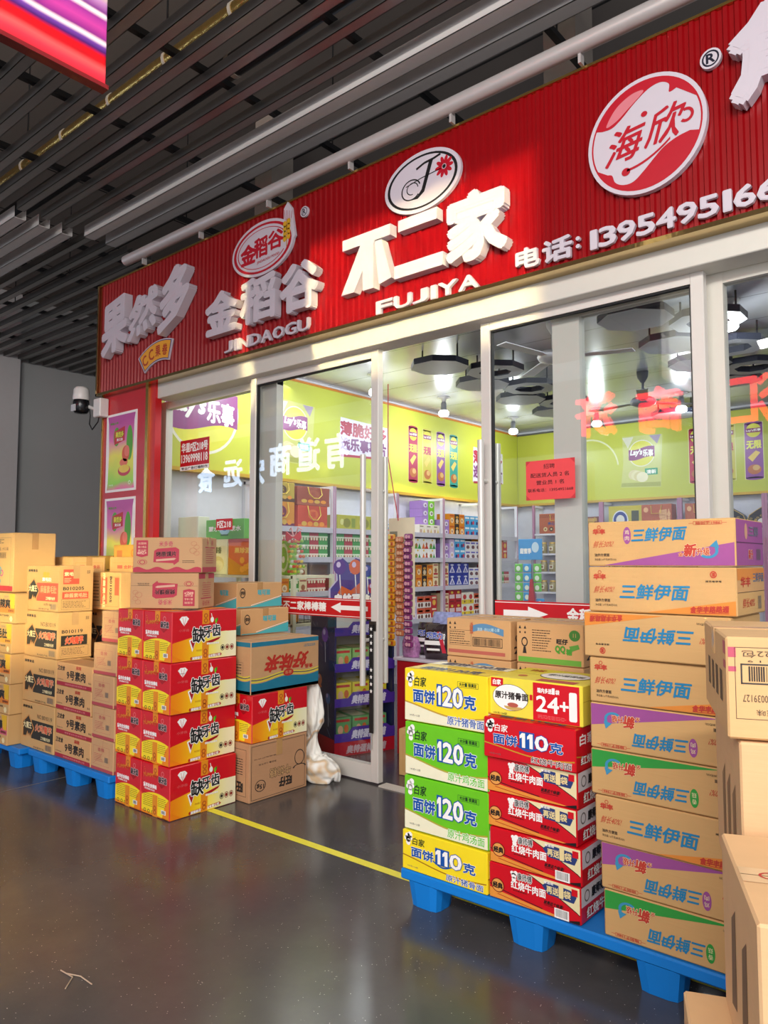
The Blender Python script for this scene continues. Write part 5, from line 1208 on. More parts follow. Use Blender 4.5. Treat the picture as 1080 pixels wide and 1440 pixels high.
# products: one prototype of each kind, then copies
PP = {}
def prod(key, dims, base, accents, word=None):
    """small printed box, front facing +x of its own frame"""
    w, d, h = dims
    g = G(); g.box((-d, -w/2, 0), (0, w/2, h), M(base, .4), .002)
    f = F((0, -w/2, 0), Y, Z, w, h)
    for kind, u, v, a, b, c in accents:
        m = M(c, .4)
        if kind == 'r': g.rect(f, u, v, a, b, m, 2)
        elif kind == 'e': g.ell(f, u, v, a, b, m, 3, 12)
        elif kind == 't': g.poly(f, [(u, v), (a, v), ((u+a)/2, b)], m, 3)
    if word: g.text(f, word[0], *word[1:5], M(word[5], .4), 4, .04)
    return g
KIND = {
 'purple': ((.13, .2, .10), 'a884cc', [('e', .5, .45, .3, .3, 'e8e0ee'), ('e', .55, .4, .15, .18, '5a2a6a')], None, 'purple snack box'),
 'green': ((.13, .2, .10), '7ed02c', [('e', .5, .45, .3, .32, 'f0f0e8'), ('e', .55, .42, .17, .2, '2c2a28')], None, 'bright green snack box'),
 'milk': ((.14, .2, .12), 'ece6d8', [('r', .1, .1, .4, .5, 'c8a898'), ('t', .5, .12, .9, .6, 'd8c078'), ('r', .1, .75, .6, .85, '8a7a68')], None, 'cream milk-drink box'),
 'gummyg': ((.145, .2, .125), 'eeeeec', [('e', .3, .3, .18, .25, 'b8682c'), ('t', .05, .02, .5, .5, '4ca83c'), ('t', .5, .02, .95, .55, '2f9a4a'), ('e', .5, .85, .1, .1, 'e8c83c')], None, 'white box with green gummy print'),
 'gummyo': ((.145, .2, .125), 'efeeec', [('t', .05, .02, .5, .6, 'e0702c'), ('t', .45, .02, .95, .5, 'c8342a'), ('e', .7, .45, .12, .2, 'a85a3c'), ('e', .3, .85, .1, .1, 'e8c83c')], None, 'white box with orange gummy print'),
 'orange': ((.12, .2, .14), 'e08c22', [('e', .5, .4, .28, .25, 'f0d8b0'), ('e', .5, .38, .15, .15, '9a3a1c'), ('r', .1, .75, .9, .9, 'c85a1c')], None, 'orange biscuit box'),
 'crimson': ((.12, .2, .14), 'c02830', [('e', .5, .4, .28, .25, 'e8b848'), ('r', .15, .75, .85, .9, 'f0e0c0')], None, 'red biscuit box'),
 'blackb': ((.10, .2, .14), '2a2222', [('e', .5, .35, .3, .22, 'd8c8a8'), ('e', .5, .7, .3, .12, 'c8943c'), ('r', .1, .08, .9, .16, 'c8943c')], None, 'black biscuit box'),
 'blue': ((.12, .2, .135), '4aa8dc', [('r', .1, .7, .9, .88, 'e8f0f4'), ('e', .35, .3, .18, .18, '1a3a7a'), ('e', .68, .35, .16, .2, 'c83a50')], None, 'light blue snack box'),
 'navy': ((.15, .2, .15), '2a3a9c', [('t', .1, .2, .9, .8, 'e4e4f0'), ('t', .25, .25, .75, .6, '2a3a9c'), ('e', .5, .85, .25, .08, 'd0d4e8')], None, 'dark blue chocolate box'),
 'white': ((.12, .2, .12), 'e8e6e6', [('e', .5, .35, .3, .2, '6a4a58'), ('r', .1, .7, .9, .86, '6a6ac0'), ('e', .7, .3, .12, .12, 'b87a50')], None, 'white cookie box'),
 'cream': ((.11, .2, .15), 'ecdcb0', [('e', .5, .4, .25, .2, 'a86a4c'), ('r', .1, .8, .9, .9, 'a85a50'), ('r', .1, .05, .9, .2, 'b8343c')], None, 'cream cookie box'),
 'ruby': ((.14, .2, .17), 'b81c2a', [('r', .1, .35, .9, .65, 'e8d0d0'), ('e', .5, .8, .2, .1, 'e8c84a'), ('r', .15, .1, .85, .2, '7a1018')], None, 'ruby red candy box'),
 'cake': ((.14, .2, .14), 'efe9e2', [('r', 0, .5, 1, 1, 'c8502c'), ('e', .3, .25, .15, .18, '6a3a2c'), ('e', .7, .25, .15, .18, '6a3a2c'), ('r', .2, .65, .8, .8, 'f0d8b8')], None, 'white and orange cake box'),
 'lemon': ((.14, .2, .15), 'f0ecdc', [('r', 0, 0, 1, .35, 'e8cc30'), ('e', .5, .6, .28, .22, 'c83a3a'), ('e', .5, .2, .12, .1, '8a5a3c')], None, 'white and yellow snack box'),
 'lilac': ((.11, .2, .13), 'cdb8dc', [('e', .5, .45, .33, .3, 'efe8f2'), ('e', .5, .4, .2, .2, 'b88a5c')], None, 'lilac biscuit box'),
 'plum': ((.14, .2, .10), '8a2a78', [('r', .1, .6, .7, .85, 'f0e0f0')], None, 'plum-coloured box'),
 'mint': ((.13, .16, .09), '46a04a', [('r', .0, .4, 1, .6, 'd8e8c8'), ('e', .2, .25, .1, .18, 'e8e0c0'), ('e', .5, .25, .1, .18, 'e8e0c0'), ('e', .8, .25, .1, .18, 'e8e0c0')], None, 'green canned-jelly tray'),
 'rosy': ((.13, .16, .09), 'b83a44', [('r', .0, .4, 1, .6, 'ecd8c8'), ('e', .2, .25, .1, .18, 'e8e0c0'), ('e', .5, .25, .1, .18, 'e8e0c0'), ('e', .8, .25, .1, .18, 'e8e0c0')], None, 'red canned-jelly tray'),
 'olive': ((.30, .2, .17), 'b8b43a', [('e', .5, .5, .2, .3, '8a8a2c'), ('e', .25, .55, .1, .2, 'd8d88a'), ('r', .75, .2, .95, .8, '8a9a3c')], None, 'olive-yellow gift box'),
}
ORDN = ['first', 'second', 'third', 'fourth', 'fifth', 'sixth', 'seventh', 'eighth', 'ninth', 'tenth', 'eleventh', 'twelfth', 'thirteenth']
def put_product(kind, loc, rz, label, group):
    if kind not in PP:
        dims, base, acc, wd_, nm_ = KIND[kind]; o = prod(kind, dims, base, acc, wd_).build('product_box'); PP[kind] = o
    else:
        o = PP[kind].copy(); COL.objects.link(o)
    o.location = loc; o.rotation_euler = (0, 0, rz)
    tag(o, label, 'box', group); return o
def row(yz, bay, shelf, items, rows=1, back=False, x=-5.53):
    """items placed side by side from yz; a kind repeated in `rows` tiers"""
    p = yz
    for i, k in enumerate(items):
        if k is None: p += .07; continue
        w, d, h = KIND[k][0]
        for r in range(rows if not isinstance(rows, dict) else rows.get(i, 1)):
            z = shelf[1]+.0008+r*(h+.001); i = min(i, 12)
            lb = '%s, %s, %s, %s from left%s' % (KIND[k][4], bay, shelf[0], ORDN[i], ((', lower tier', ', second tier', ', third tier', ', fourth tier')[r] if rows > 1 else ''))
            if back: put_product(k, (p+w/2, 9.88+.0, z), -PI/2, lb, 'boxes on the back wall shelves')
            else: put_product(k, (x, p+w/2, z), 0, lb, 'boxes on the left wall shelves')
        p += w+.003
S1, S2, S3, S4, S5 = ('top shelf', 1.735), ('second shelf', 1.43), ('third shelf', 1.08), ('fourth shelf', .70), ('bottom shelf', .25)
b4 = 'doorway left bay'; b5 = 'doorway right bay'; b6 = 'behind right door'; b3 = 'behind left door'
row(7.22, b4, S1, ['milk', 'milk', 'milk'][:3], 1)
for q, (k, y) in enumerate((('purple', 7.46), ('green', 7.59))):
    for r in range(3): put_product(k, (-5.62, y, 1.86+.001+.101*r), 0, '%s stacked behind the cream boxes at the doorway post, %s' % (KIND[k][4], ('lowest', 'middle', 'highest')[r]), 'boxes on the left wall shelves')
row(6.82, b4, S2, ['gummyg', 'gummyo', 'gummyg', 'gummyo', 'gummyg'], 2)
row(6.80, b4, S3, ['crimson', 'orange', 'blackb', 'orange', 'blackb', 'orange', 'cream'], 2)
row(6.80, b4, S4, ['plum', 'lilac', 'lilac', 'cake', 'cake', 'crimson'], 2)
row(7.72, b5, S1, ['purple', 'orange', 'blackb', 'orange', 'blue', 'blue', 'blue'], 2)
row(7.72, b5, S2, ['purple', 'lilac', 'blue', 'blue', 'white', 'white', 'white'], 2)
row(7.72, b5, S3, ['cream', 'navy', 'navy', 'navy', 'white', 'white'], 2)
row(7.72, b5, S4, ['cream', 'ruby', 'ruby', 'lemon', 'lemon', 'cake'], 2)
row(8.66, b6, S2, ['orange', 'crimson', 'blue', 'orange', 'crimson'], 2); row(8.66, b6, S3, ['green', 'crimson', 'rosy', 'mint', 'rosy'], 2); row(8.66, b6, S4, ['white', 'ruby', 'ruby', 'rosy'], 1)
row(5.78, b3, S1, ['olive', 'olive'], 1)
row(5.76, b3, S2, ['mint', 'rosy', 'mint', 'rosy', 'mint', 'rosy', 'blue'], 3); row(5.76, b3, S3, ['rosy', 'cream', 'rosy', 'orange', 'mint', 'rosy'], 2)
row(4.84, 'below gift bags', S2, ['mint', 'rosy', 'rosy', 'mint', 'rosy', 'mint'], 3); row(4.84, 'below gift bags', S3, ['rosy', 'orange', 'mint', 'cream', 'rosy', 'rosy'], 2)
# gift bags with rope handles
def giftbag(loc, w, d, h, c1, c2, label, rz=0., word='礼'):
    t = thing('gift_bag', label, 'gift bag', loc, rz)
    g = G(); g.box((-d, -w/2, 0), (0, w/2, h), M(c1, .45), .003); f = F((0, -w/2, 0), Y, Z, w, h)
    g.ell(f, .5, .62, .18, .22, M(c2, .4), 2, 20); g.text(f, word, .42, .5, .58, .74, M(c1, .4), 3, .04); g.rect(f, 0, 0, 1, .18, M(c2, .4), 1)
    for k in range(4): g.ell(f, .2+.2*k, .22, .09, .1, M('e8942c' if k % 2 else 'd8b04a', .4), 3, 12)
    g.build('bag_body', t)
    g = G(); g.tube([(.008, -w*.2, h*.98), (.03, -w*.2, h*.6), (.035, -w*.08, h*.38), (.035, w*.08, h*.38), (.03, w*.2, h*.6), (.008, w*.2, h*.98)], .006, M('d8b83c', .5), 6); g.build('rope_handle', t)
giftbag((-5.52, 4.98, 1.736), .34, .14, .26, 'd89028', '7a2a4c', 'orange gift bag with a purple medallion on the top shelf behind the left door')
giftbag((-5.52, 5.41, 1.736), .42, .14, .24, 'c8482c', 'd8703a', 'brick red gift bag with a rope handle on the top shelf behind the left door', word='福')
giftbag((-5.52, 4.98, 1.998), .34, .14, .19, 'b8a034', '5a3a20', 'olive-gold gift bag stacked on the orange gift bag', word='乐')
giftbag((-5.52, 5.42, 1.978), .46, .16, .19, '9a4a34', 'a85a40', 'brown-red gift bag stacked on the brick red gift bag', word='礼')
# back wall goods
def jar(loc, c, label):
    if 'jar' not in PP:
        t = thing('snack_jar', label, 'jar', loc)
        g = G(); g.lathe([(.048, 0), (.056, .01), (.056, .12), (.044, .135), (.044, .14)], M('9a8a58', .12, coat=1.0, var=.3, scale=60), n=16); g.build('jar_body', t)
        g = G(); g.lathe([(.047, .141), (.048, .165), (0, .166)], M('c9a44c', .35, .3), n=16); g.build('lid', t)
        g = G(); f = F((-.03, -.057, .04), X, Z, .06, .06); g.rect(f, 0, 0, 1, 1, M('e4dcc0', .5), 1); g.ell(f, .5, .5, .3, .3, M('8a5a3a', .5), 2, 10); g.build('paper_label', t)
        PP['jar'] = t
    else: t = copy_tree(PP['jar'])
    t.location = loc; t['label'] = label; t['group'] = 'snack jars on the back wall shelves'; return t
for s, (z, nm_) in enumerate(((1.521, 'upper'), (1.256, 'middle'), (.966, 'lower'))):
    for k in range(5): jar((-5.31+.145*k, 9.94, z), 0, 'small snack jar in the %s jar row on the back wall, %s from the left' % (nm_, ORDN[k]))
for s, (z, nm_) in enumerate(((1.521, 'upper'), (1.256, 'middle'))):
    for k in range(4): jar((-4.28+.19*k, 9.94, z), 0, 'small snack jar on the %s shelf behind the door mullion, %s from the left' % (nm_, ORDN[k]))
def flatbox(name, loc, w, h, base, fn, label, cat='box', handle=True):
    t = thing(name, label, cat, loc); g = G(); g.box((-w/2, 0, 0), (w/2, .18, h), M(base, .5), .003); f = F((-w/2, 0, 0), X, Z, w, h); fn(g, f); g.build('box_body', t)
    if handle: g = G(); g.tube([(-.07, -.006, h*.95), (-.06, -.02, h*.65), (.06, -.02, h*.65), (.07, -.006, h*.95)], .005, M('d8b83c', .5), 6); g.build('rope_handle', t)
    return t
def k1(g, f):
    g.text(f, '夹心海苔', .28, .42, .72, .58, M('2a4a8a', .5), 3, .04)
    for k in range(4): g.ell(f, .2+.19*k, .22, .065, .11, M(('d8c890', '3a2a20')[k % 2], .5), 3, 14); g.ell(f, .2+.19*k, .22, .03, .05, M(('8a5a3a', 'd8c890')[k % 2], .5), 4, 10)
    for k in range(16): g.rect(f, .02+.06*k, .8, .05+.06*k, .86, M('7a3a20', .5), 2); g.rect(f, .05+.06*k, .88, .08+.06*k, .94, M('7a3a20', .5), 2)
flatbox('seaweed_gift_box', (-5.10, 9.89, 1.811), .5, .29, 'b05a34', k1, 'reddish-brown gift box with blue lettering and cookie print above the snack jars', 'gift box')
def k2(g, f): g.ell(f, .36, .45, .24, .38, M('e0e0e8', .5), 2, 24); g.ell(f, .36, .45, .21, .33, M('2a3a8a', .5), 3, 24); g.ell(f, .36, .45, .13, .2, M('e4e0d8', .5), 4, 20); g.rect(f, .7, .1, .92, .8, M('4a4a3a', .5), 2); g.rect(f, 0, .86, 1, 1, M('c8b42c', .5), 2)
flatbox('biscuit_tin_box', (-4.05, 9.89, 1.811), .46, .35, 'c8b848', k2, 'yellow box with a blue and white round emblem above the tall carton stack', 'box', False)
def k3(g, f): g.text(f, '坚果礼盒', .6, .2, .95, .8, M('e8b080', .5), 2, .03); g.ell(f, .15, .8, .08, .1, M('e8b080', .5), 2, 14)
flatbox('nut_gift_box', (-3.62, 9.89, 1.811), .40, .35, 'b85a3a', k3, 'brick-coloured gift box with a golden handle above the tall carton stack, left one', 'gift box')
flatbox('nut_gift_box', (-3.07, 9.89, 1.811), .36, .34, 'b85a3a', k3, 'brick-coloured gift box with a golden handle, right one beside the ornate tins', 'gift box')
def k4(g, f): g.ell(f, .5, .3, .3, .2, M('4a2a20', .5), 2); g.rect(f, .1, .7, .9, .9, M('c89a50', .5), 2)
flatbox('dark_snack_box', (-4.55, 9.89, 1.811), .24, .22, '7a3a30', k4, 'dark reddish snack box at the far left above the tall carton stack', 'box')
for k, x in enumerate((-2.70, -2.33)):
    t = thing('ornate_tin', 'black pointed-arch gift tin with gold tracery, %s' % ('left of the pair' if k == 0 else 'right of the pair'), 'tin', (x, 9.89, 1.811), group='ornate black tins')
    pts = [(-.18, 0), (.18, 0), (.18, .08), (.15, .16), (.08, .21), (.0, .26), (-.08, .21), (-.15, .16), (-.18, .08)]
    f = F((0, 0, 0), X, Z); g = G(); g.poly(f, pts, M('24222a', .35), 0, -.16, 0); g.build('tin_body', t)
    g = G(); au = M('c8a860', .3, .6)
    for i in range(len(pts)-1): g.line(f, [pts[i], pts[i+1]], .008, au, 2)
    r_ = random.Random(k)
    for i in range(26):
        a, b = r_.uniform(-.14, .14), r_.uniform(.02, .2)
        if abs(a)*.9+b < .24: g.ring(f, a, b, .016, .012, .35, au, 1, 7)
    g.ell(f, 0, .08, .06, .04, M('d8d4d0', .4), 3, 14); g.build('gold_tracery', t)
for k in range(7):
    kd = ('rosy', 'cream', 'orange', 'cake', 'crimson', 'lemon', 'ruby', 'cake', 'rosy')[k]
    put_product(kd, (-2.05+.16*k, 9.9, 1.8118), -PI/2, '%s right of the ornate tins, %s from them' % (KIND[kd][4], ORDN[k]), 'boxes on the back wall shelves')

# ------------------------------------------------------------------ lollipop display stand behind the left door
rz = math.radians(70); ls = thing('lollipop_stand', 'dark blue cardboard lollipop display stand with purple shelf edges behind the left door', 'display stand', (-3.80, 3.95, 0), rz)
NV = M('1c2350', .45, var=.12); PV = M('4a2f9a', .4)
g = G(); w, d, hh = .50, .42, 1.0
g.box((0, 0, 0), (.015, d, hh), NV); g.box((w-.015, 0, 0), (w, d, hh), NV); g.box((0, d-.015, 0), (w, d, hh), M('d8d4cc', .5)); g.box((0, 0, 0), (w, d, .10), M('b8182c', .4))
f = F((0, d, 0), -Y, Z, d, hh)
g.rect(f, 0, 0, 1, .12, M('b8182c', .4), 1)
for u, v, r, c in ((.62, .86, .13, '6a3aa0'), (.25, .80, .10, 'd8602c'), (.4, .52, .1, 'd07a4c'), (.75, .40, .09, '3a6ab0'), (.3, .3, .12, '2a3a6a')):
    g.ell(f, u, v, r, r*d/hh, M(c, .4), 3, 22); g.ell(f, u-.03, v+.02, r*.4, r*.4*d/hh, M('b8a8d8', .4), 4, 14); g.line(f, [(u, v-r*d/hh), (u+.02, v-.2)], .008, M('c8c8d8', .4), 2)
rn = random.Random(5)
for i in range(26): a = rn.random(); b = rn.uniform(.14, .95); g.line(f, [(a, b), (a+rn.uniform(-.15, .15), b+rn.uniform(-.06, .06))], .004, M(('5a6a9a', '7a4a8a', '8a9ab8')[i % 3], .4), 2)
g.poly(f, [(.02, .5), (.3, .56), (.5, .47), (.34, .45), (.22, .38), (.1, .46)], M('d8743c', .4), 4)
g.build('cabinet', ls)
for i, z in enumerate((.10, .35, .60, .86)):
    g = G(); g.box((.016, .0, z), (w-.016, d-.016, z+.01), M('d8d4cc', .5)); fr_ = F((0, -.004, z-.0), X, Z, w, .10)
    g.poly(fr_, [(0, 0), (1, 0), (1, .75), (.93, .75), (.86, 1), (.30, 1), (.22, .6), (0, .6)], PV, 0, -.004, .004)
    fr_ = F((0, -.008, z), X, Z, w, .10); g.text(fr_, '奥特蛋棒棒糖', .28, .18, .84, .78, M('d8d4e8', .4), 2, .05, shear=.2); g.build('shelf_edge', ls)
g = G(); fr_ = F((0, -.004, 0), X, Z, w, .10); g.box((0, -.004, 0), (w, 0, .098), M('b8182c', .4)); g.text(fr_, '奥特蛋棒棒糖', .2, .15, .85, .7, M('c8a8b0', .4), 2, .05, shear=.2); g.build('base_panel', ls)
# header with lollipops
g = G(); fr_ = F((-.0, .10, 1.0), X, Z, .52, .44); hd = [(0, 0), (1, 0), (1, .45), (.95, .85), (.85, 1), (.78, .6), (.62, .62), (.55, .95), (.42, 1.), (.34, .72), (.30, .9), (.2, 1.), (.10, .9), (.12, .6), (.0, .45)]
g.poly(fr_, hd, M('c8c0d8', .4), 0, -.006, 0); g.poly(fr_, [(.5+(u-.5)*.95, .5+(v-.5)*.95) for u, v in hd], M('4a3a8a', .4), 1)
for u, v, r, c in ((.17, .82, .1, '5a2a8a'), (.42, .82, .1, 'e06a3c'), (.62, .75, .08, '3a4a9a'), (.86, .6, .11, '3a2a8a'), (.7, .45, .07, 'b82a4a')): g.ell(fr_, u, v, r, r*1.3, M(c, .35), 3, 22); g.ell(fr_, u-.02, v+.04, r*.35, r*.5, M('d8c8e8', .35), 4, 12); g.line(fr_, [(u, v-r*1.3), (u+.02, .35)], .008, WH, 2)
g.poly(fr_, [(.05, .2), (.2, .5), (.35, .42), (.5, .55), (.6, .3), (.4, .2)], M('d8602c', .4), 2); g.text(fr_, '奥特蛋', .08, .1, .5, .36, WH, 5, .05, (M('2a1a5a', .4), .08)); g.text(fr_, '棒棒糖', .52, .1, .95, .34, WH, 5, .05, (M('2a1a5a', .4), .08)); g.build('header_board', ls)
cz, sz = math.cos(rz), math.sin(rz)
def onstand(x, y): return (-3.80+x*cz-y*sz, 3.95+x*sz+y*cz)
cols = ['mint', 'olive', 'lemon', 'mint']
for i, z in enumerate((.111, .361, .611)):
    for k in range(3):
        c = (('6aa86a', 'e8e4c0'), ('e8d83c', 'f4ecb0'), ('9ac878', 'e8d8a0'))[i]; x, y = onstand(.03+.15*k+.07, .06)
        g = G(); g.box((-.068, 0, 0), (.068, .25, .15), M(c[0], .4), .002); f = F((-.068, 0, 0), X, Z, .136, .15); g.ell(f, .35, .4, .16, .22, M('e8b890', .4), 2, 14); g.ell(f, .7, .45, .14, .2, M('d8703c', .4), 2, 14); g.rect(f, .1, .78, .9, .9, M('c83a3a', .4), 2); g.rect(f, 0, 0, 1, .12, M(c[1], .4), 2)
        f = F((-.068, 0, .15), X, Y, .136, .25); g.rect(f, .1, .1, .9, .9, M(c[1], .4), 1)
        o = g.build('candy_box', None, (x, y, z), rz); tag(o, '%s candy box on the %s tier of the lollipop stand, %s' % (('green', 'yellow', 'pale green')[i], ('lowest', 'middle', 'upper')[i], ('front left', 'middle', 'far right')[k]), 'box', 'candy boxes in the lollipop stand')
for k, (c, lb) in enumerate((('c87a9a', 'pink-lidded clear'), ('d8c83c', 'yellow'))):
    x, y = onstand(.14+.2*k, .0); g = G(); g.box((-.09, -.0, 0), (.09, .1, .10), M(c, .3, coat=.6, var=.3, scale=40), .01); o = g.build('candy_tub', None, (x, y, 1.0105), rz); tag(o, lb+' candy tub on top of the lollipop stand', 'tub')
g = G()  # cover shelf for the tubs
# black wire basket with orange candy tubs, left of the stand
def basket(loc, w, d, h, label):
    t = thing('wire_basket', label, 'basket', loc); bk = M('1a1a1c', .4, .3); g = G()
    for z in (0, h): g.tube([(0, 0, z), (w, 0, z), (w, d, z), (0, d, z), (0, 0, z)], .006, bk, 6)
    for k in range(9): x = w*k/8; g.tube([(x, 0, 0), (x, 0, h)], .003, bk, 5); g.tube([(x, 0, 0), (min(w, x+.12), 0, h)], .002, bk, 4); g.tube([(x, 0, h), (min(w, x+.12), 0, 0)], .002, bk, 4)
    for k in range(6): y = d*k/5; g.tube([(w, y, 0), (w, y, h)], .003, bk, 5); g.tube([(0, y, 0), (w, y, 0)], .003, bk, 4)
    g.build('wire_mesh', t); return t
cbx = thing('display_rack', 'cream metal display rack holding wire baskets behind the left door', 'rack', (-5.45, 3.95, 0))
g = G(); cm_ = M('d8d6b8', .45)
for x in (0, 1.18):
    for y in (0, .42): g.box((x, y, 0), (x+.03, y+.03, 1.30), cm_)
g.build('post', cbx)
for z in (.1, .58, .90, 1.27):
    g = G(); g.box((0.031, 0.0, z), (1.20, .45, z+.02), cm_); g.build('shelf_board', cbx)
basket((-4.72, 3.98, 1.0 if False else .922), .42, .36, .14, 'black wire basket on the cream rack, right one full of orange tubs'); basket((-5.30, 3.98, .922), .5, .36, .2, 'black wire basket on the cream rack, left one')
def tub(loc, c, label, r=.045, h=.12):
    t = thing('candy_tub', label, 'tub', loc, group='orange candy tubs in the basket'); g = G(); g.lathe([(r*.95, 0), (r, .01), (r, h*.8), (r*.9, h*.85)], M(c, .2, coat=.8, var=.35, scale=50), n=16); g.build('tub_body', t); g = G(); g.lathe([(r, h*.851), (r, h), (0, h)], M('e8e0c8', .35), n=16); g.build('lid', t)
for k in range(4): tub((-4.66+.1*k, 4.06, .93), 'e08a22', 'orange candy tub in the right wire basket, %s from the left' % ORDN[k])
for k in range(4): tub((-4.66+.1*k, 4.03, .6005), 'e08a22', 'orange candy tub on the rack shelf below the basket, %s from the left' % ORDN[k], .045, .24)
# goods on the rack behind the left window
def gbox(name, loc, w, d, h, base, fn, label, cat='box', rz_=0.):
    g = G(); g.box((0, 0, 0), (w, d, h), M(base, .4), .003); f = F((0, 0, 0), X, Z, w, h); fn(g, f); f2 = F((w, 0, 0), Y, Z, d, h); f2
    return tag(g.build(name, None, loc, rz_), label, cat)
def q1(g, f): g.ell(f, .5, .5, .14, .3, M('a8d8e8', .4), 2); g.text(f, '蒙水', .08, .4, .35, .65, WH, 2, .04); g.text(f, '蒙水', .65, .4, .92, .65, WH, 2, .04); g.ell(f, .5, .55, .07, .14, M('3a8ac8', .4), 3); g.rect(f, .4, .16, .6, .24, M('2a6a2a', .4), 3)
def q2(g, f):
    g.poly(f, [(0, 0), (1, 0), (1, .42), (.6, .2), (.4, .3), (0, .5)], M('d8922c', .4), 2); g.text(f, '果珍派', .25, .6, .85, .75, M('f0c860', .4), 3, .05)
    for k in range(4): g.ell(f, .55+.12*(k % 3), .15+.1*(k//3)+.05*k, .09, .09, M('f0a83c', .4), 4+k, 14)
    g.rect(f, 0, .9, 1, 1, M('b8402c', .4), 2)
def q3(g, f): g.ell(f, .5, .3, .35, .22, M('d8c880', .4), 2, 20); g.ell(f, .55, .25, .25, .15, M('e8dca0', .4), 3, 20); g.text(f, '薯香', .3, .6, .7, .78, M('5a6a3a', .4), 3, .03)
gbox('gift_carton', (-5.36, 4.0, 1.292), .24, .22, .30, 'e4e0b0', q3, 'pale box with potato print behind the left window', 'box')
gbox('gift_carton', (-5.10, 4.0, 1.292), .34, .24, .30, 'dc6a3c', q2, 'orange gift box with golden fruit print behind the left window', 'gift box')
gbox('gift_carton', (-5.44, 4.02, 1.594), .52, .22, .17, '62b83c', q1, 'bright green gift box with a blue emblem lying behind the left window', 'gift box')
gbox('card_panel', (-5.80, 3.98, 0), .30, .12, 1.80, 'e4e2c8', lambda g, f: None, 'plain cream board standing behind the left end of the window', 'panel')
gbox('green_packet', (-4.66, 4.16, 1.292), .15, .08, .28, '8ac83c', lambda g, f: (g.ell(f, .5, .5, .4, .42, M('d8ecb0', .4), 2, 22), g.ell(f, .5, .5, .3, .32, M('7ac02c', .4), 3, 22), g.ell(f, .5, .45, .12, .1, M('e8f0d0', .4), 4)), 'green oval-print packet on the cream rack behind the left door', 'packet')
# clear bag of small lollipops hung in the window
t = thing('lollipop_bag', 'tall clear bag of small red and yellow lollipops with a bow behind the left door', 'bag', (-4.38, 4.10, 1.292))
g = G(); rr_ = random.Random(11)
for i in range(5):
    for j in range(7):
        c = ('d8503c', 'e8c84a', 'e8e0d0', 'd87a3c', '9ac04a')[(i*3+j*2) % 5]; g.lathe([(0, -.014), (.012, -.009), (.015, 0), (.012, .009), (0, .014)], M(c, .3), (-.075+.037*i, .0+.02*(j % 2), .03+.04*j), 8)
g.build('lollipops', t); g = G(); g.box((-.10, -.025, 0), (.10, .045, .30), CLEAR); g.build('clear_wrap', t)
g = G()
for s in (-1, 1): g.poly(F((0, -.02, .30), X, Z), [(0, .0), (s*.08, .05), (s*.09, .0), (s*.07, -.03)], M('d8343c', .4), 0, 0, .01)
g.tube([(0, -.015, .29), (-.04, -.01, .38), (-.07, 0, .36)], .006, M('e0a0a0', .4), 6); g.tube([(0, -.015, .29), (.04, -.01, .38), (.07, 0, .36)], .006, M('e0a0a0', .4), 6); g.build('bow', t)

# ------------------------------------------------------------------ doorway: hanging candy, red counter, bags
t = thing('hanging_candy_strips', 'long hanging strips of orange and purple candy packets on a cream card in the doorway', 'candy strips', (-3.42, 4.22, .82))
g = G(); g.box((-.12, .03, .20), (.12, .036, .90), M('e9dfc0', .5)); f = F((-.12, .029, .20), X, Z, .24, .70); g.rect(f, .05, .80, .35, .86, M('8a8a7a', .5), 2); g.build('hanger_card', t)
g = G(); g.tube([(-.02, .02, .88), (-.1, .0, 1.35), (-.1, 0, 1.9)], .004, M('c8505a', .5), 6); g.build('cord', t)
for s, (x, c, c2, n_) in enumerate(((-.085, 'e8a01c', 'f4e070', 17), (.0, 'c06a44', 'e8b890', 15), (.075, '7a2468', 'd8a0b0', 17))):
    g = G(); rr_ = random.Random(s)
    for k in range(n_):
        z = .76-.048*k+(.0 if s != 1 else -.02); dx = rr_.uniform(-.006, .006)
        g.box((x-.036+dx, .0, z-.022), (x+.036+dx, .026, z+.022), M(c, .25, var=.2, scale=50, coat=.5), .008); f = F((x-.03+dx, -.0005, z-.02), X, Z, .06, .04)
        g.ell(f, .35, .5, .25, .35, M(c2, .3), 2, 8); g.rect(f, .62, .2, .9, .75, M(c2 if s else 'c8502c', .3), 2)
    g.build('packet_strip', t)
ct = thing('red_counter', 'low red counter with a pale top just inside the doorway', 'counter', (-3.52, 4.32, 0))
g = G(); g.box((-.0, -.0, .0), (.62, 1.1, .68), M('b0121c', .35), .004); g.build('counter_body', ct); g = G(); g.box((-.02, -.02, .6805), (.64, 1.12, .70), M('c8c0cc', .35), .003); g.build('counter_top', ct)
def candybag(loc, size, m, seed, label, rz_=0., extras=None):
    t = thing('candy_bag', label, 'candy bag', loc, rz_, group='bags of sweets on the red counter'); w, d, h = size; g = G(); n = 18; prof = []
    r_ = random.Random(seed); p0 = r_.uniform(0, 6)
    vs = []; rows_ = 9
    for i in range(rows_):
        q = i/(rows_-1); bul = math.sin(PI*min(1, q*.86+.14))**.6; ww = w/2*(.9+.1*bul); dd = d/2*max(.08, bul if q < .95 else .1)
        for k in range(n):
            a = 2*PI*k/n; s_ = 1+.05*math.sin(5*a+p0+q*8); cx = math.copysign(abs(math.cos(a))**.6, math.cos(a)); cy = math.copysign(abs(math.sin(a))**.9, math.sin(a)); vs.append((ww*cx*s_, dd*cy*s_, h*q))
    fs = [(i*n+k, i*n+(k+1) % n, (i+1)*n+(k+1) % n, (i+1)*n+k) for i in range(rows_-1) for k in range(n)]; g.add(vs, fs, m, True); g.add(vs[:n], [tuple(range(n))], m); g.add(vs[-n:], [tuple(range(n))], m); g.build('bag_film', t)
    if extras: g = G(); f = F((-w/2, -d/2-.004, 0), X, Z, w, h); extras(g, f); g.build('print', t)
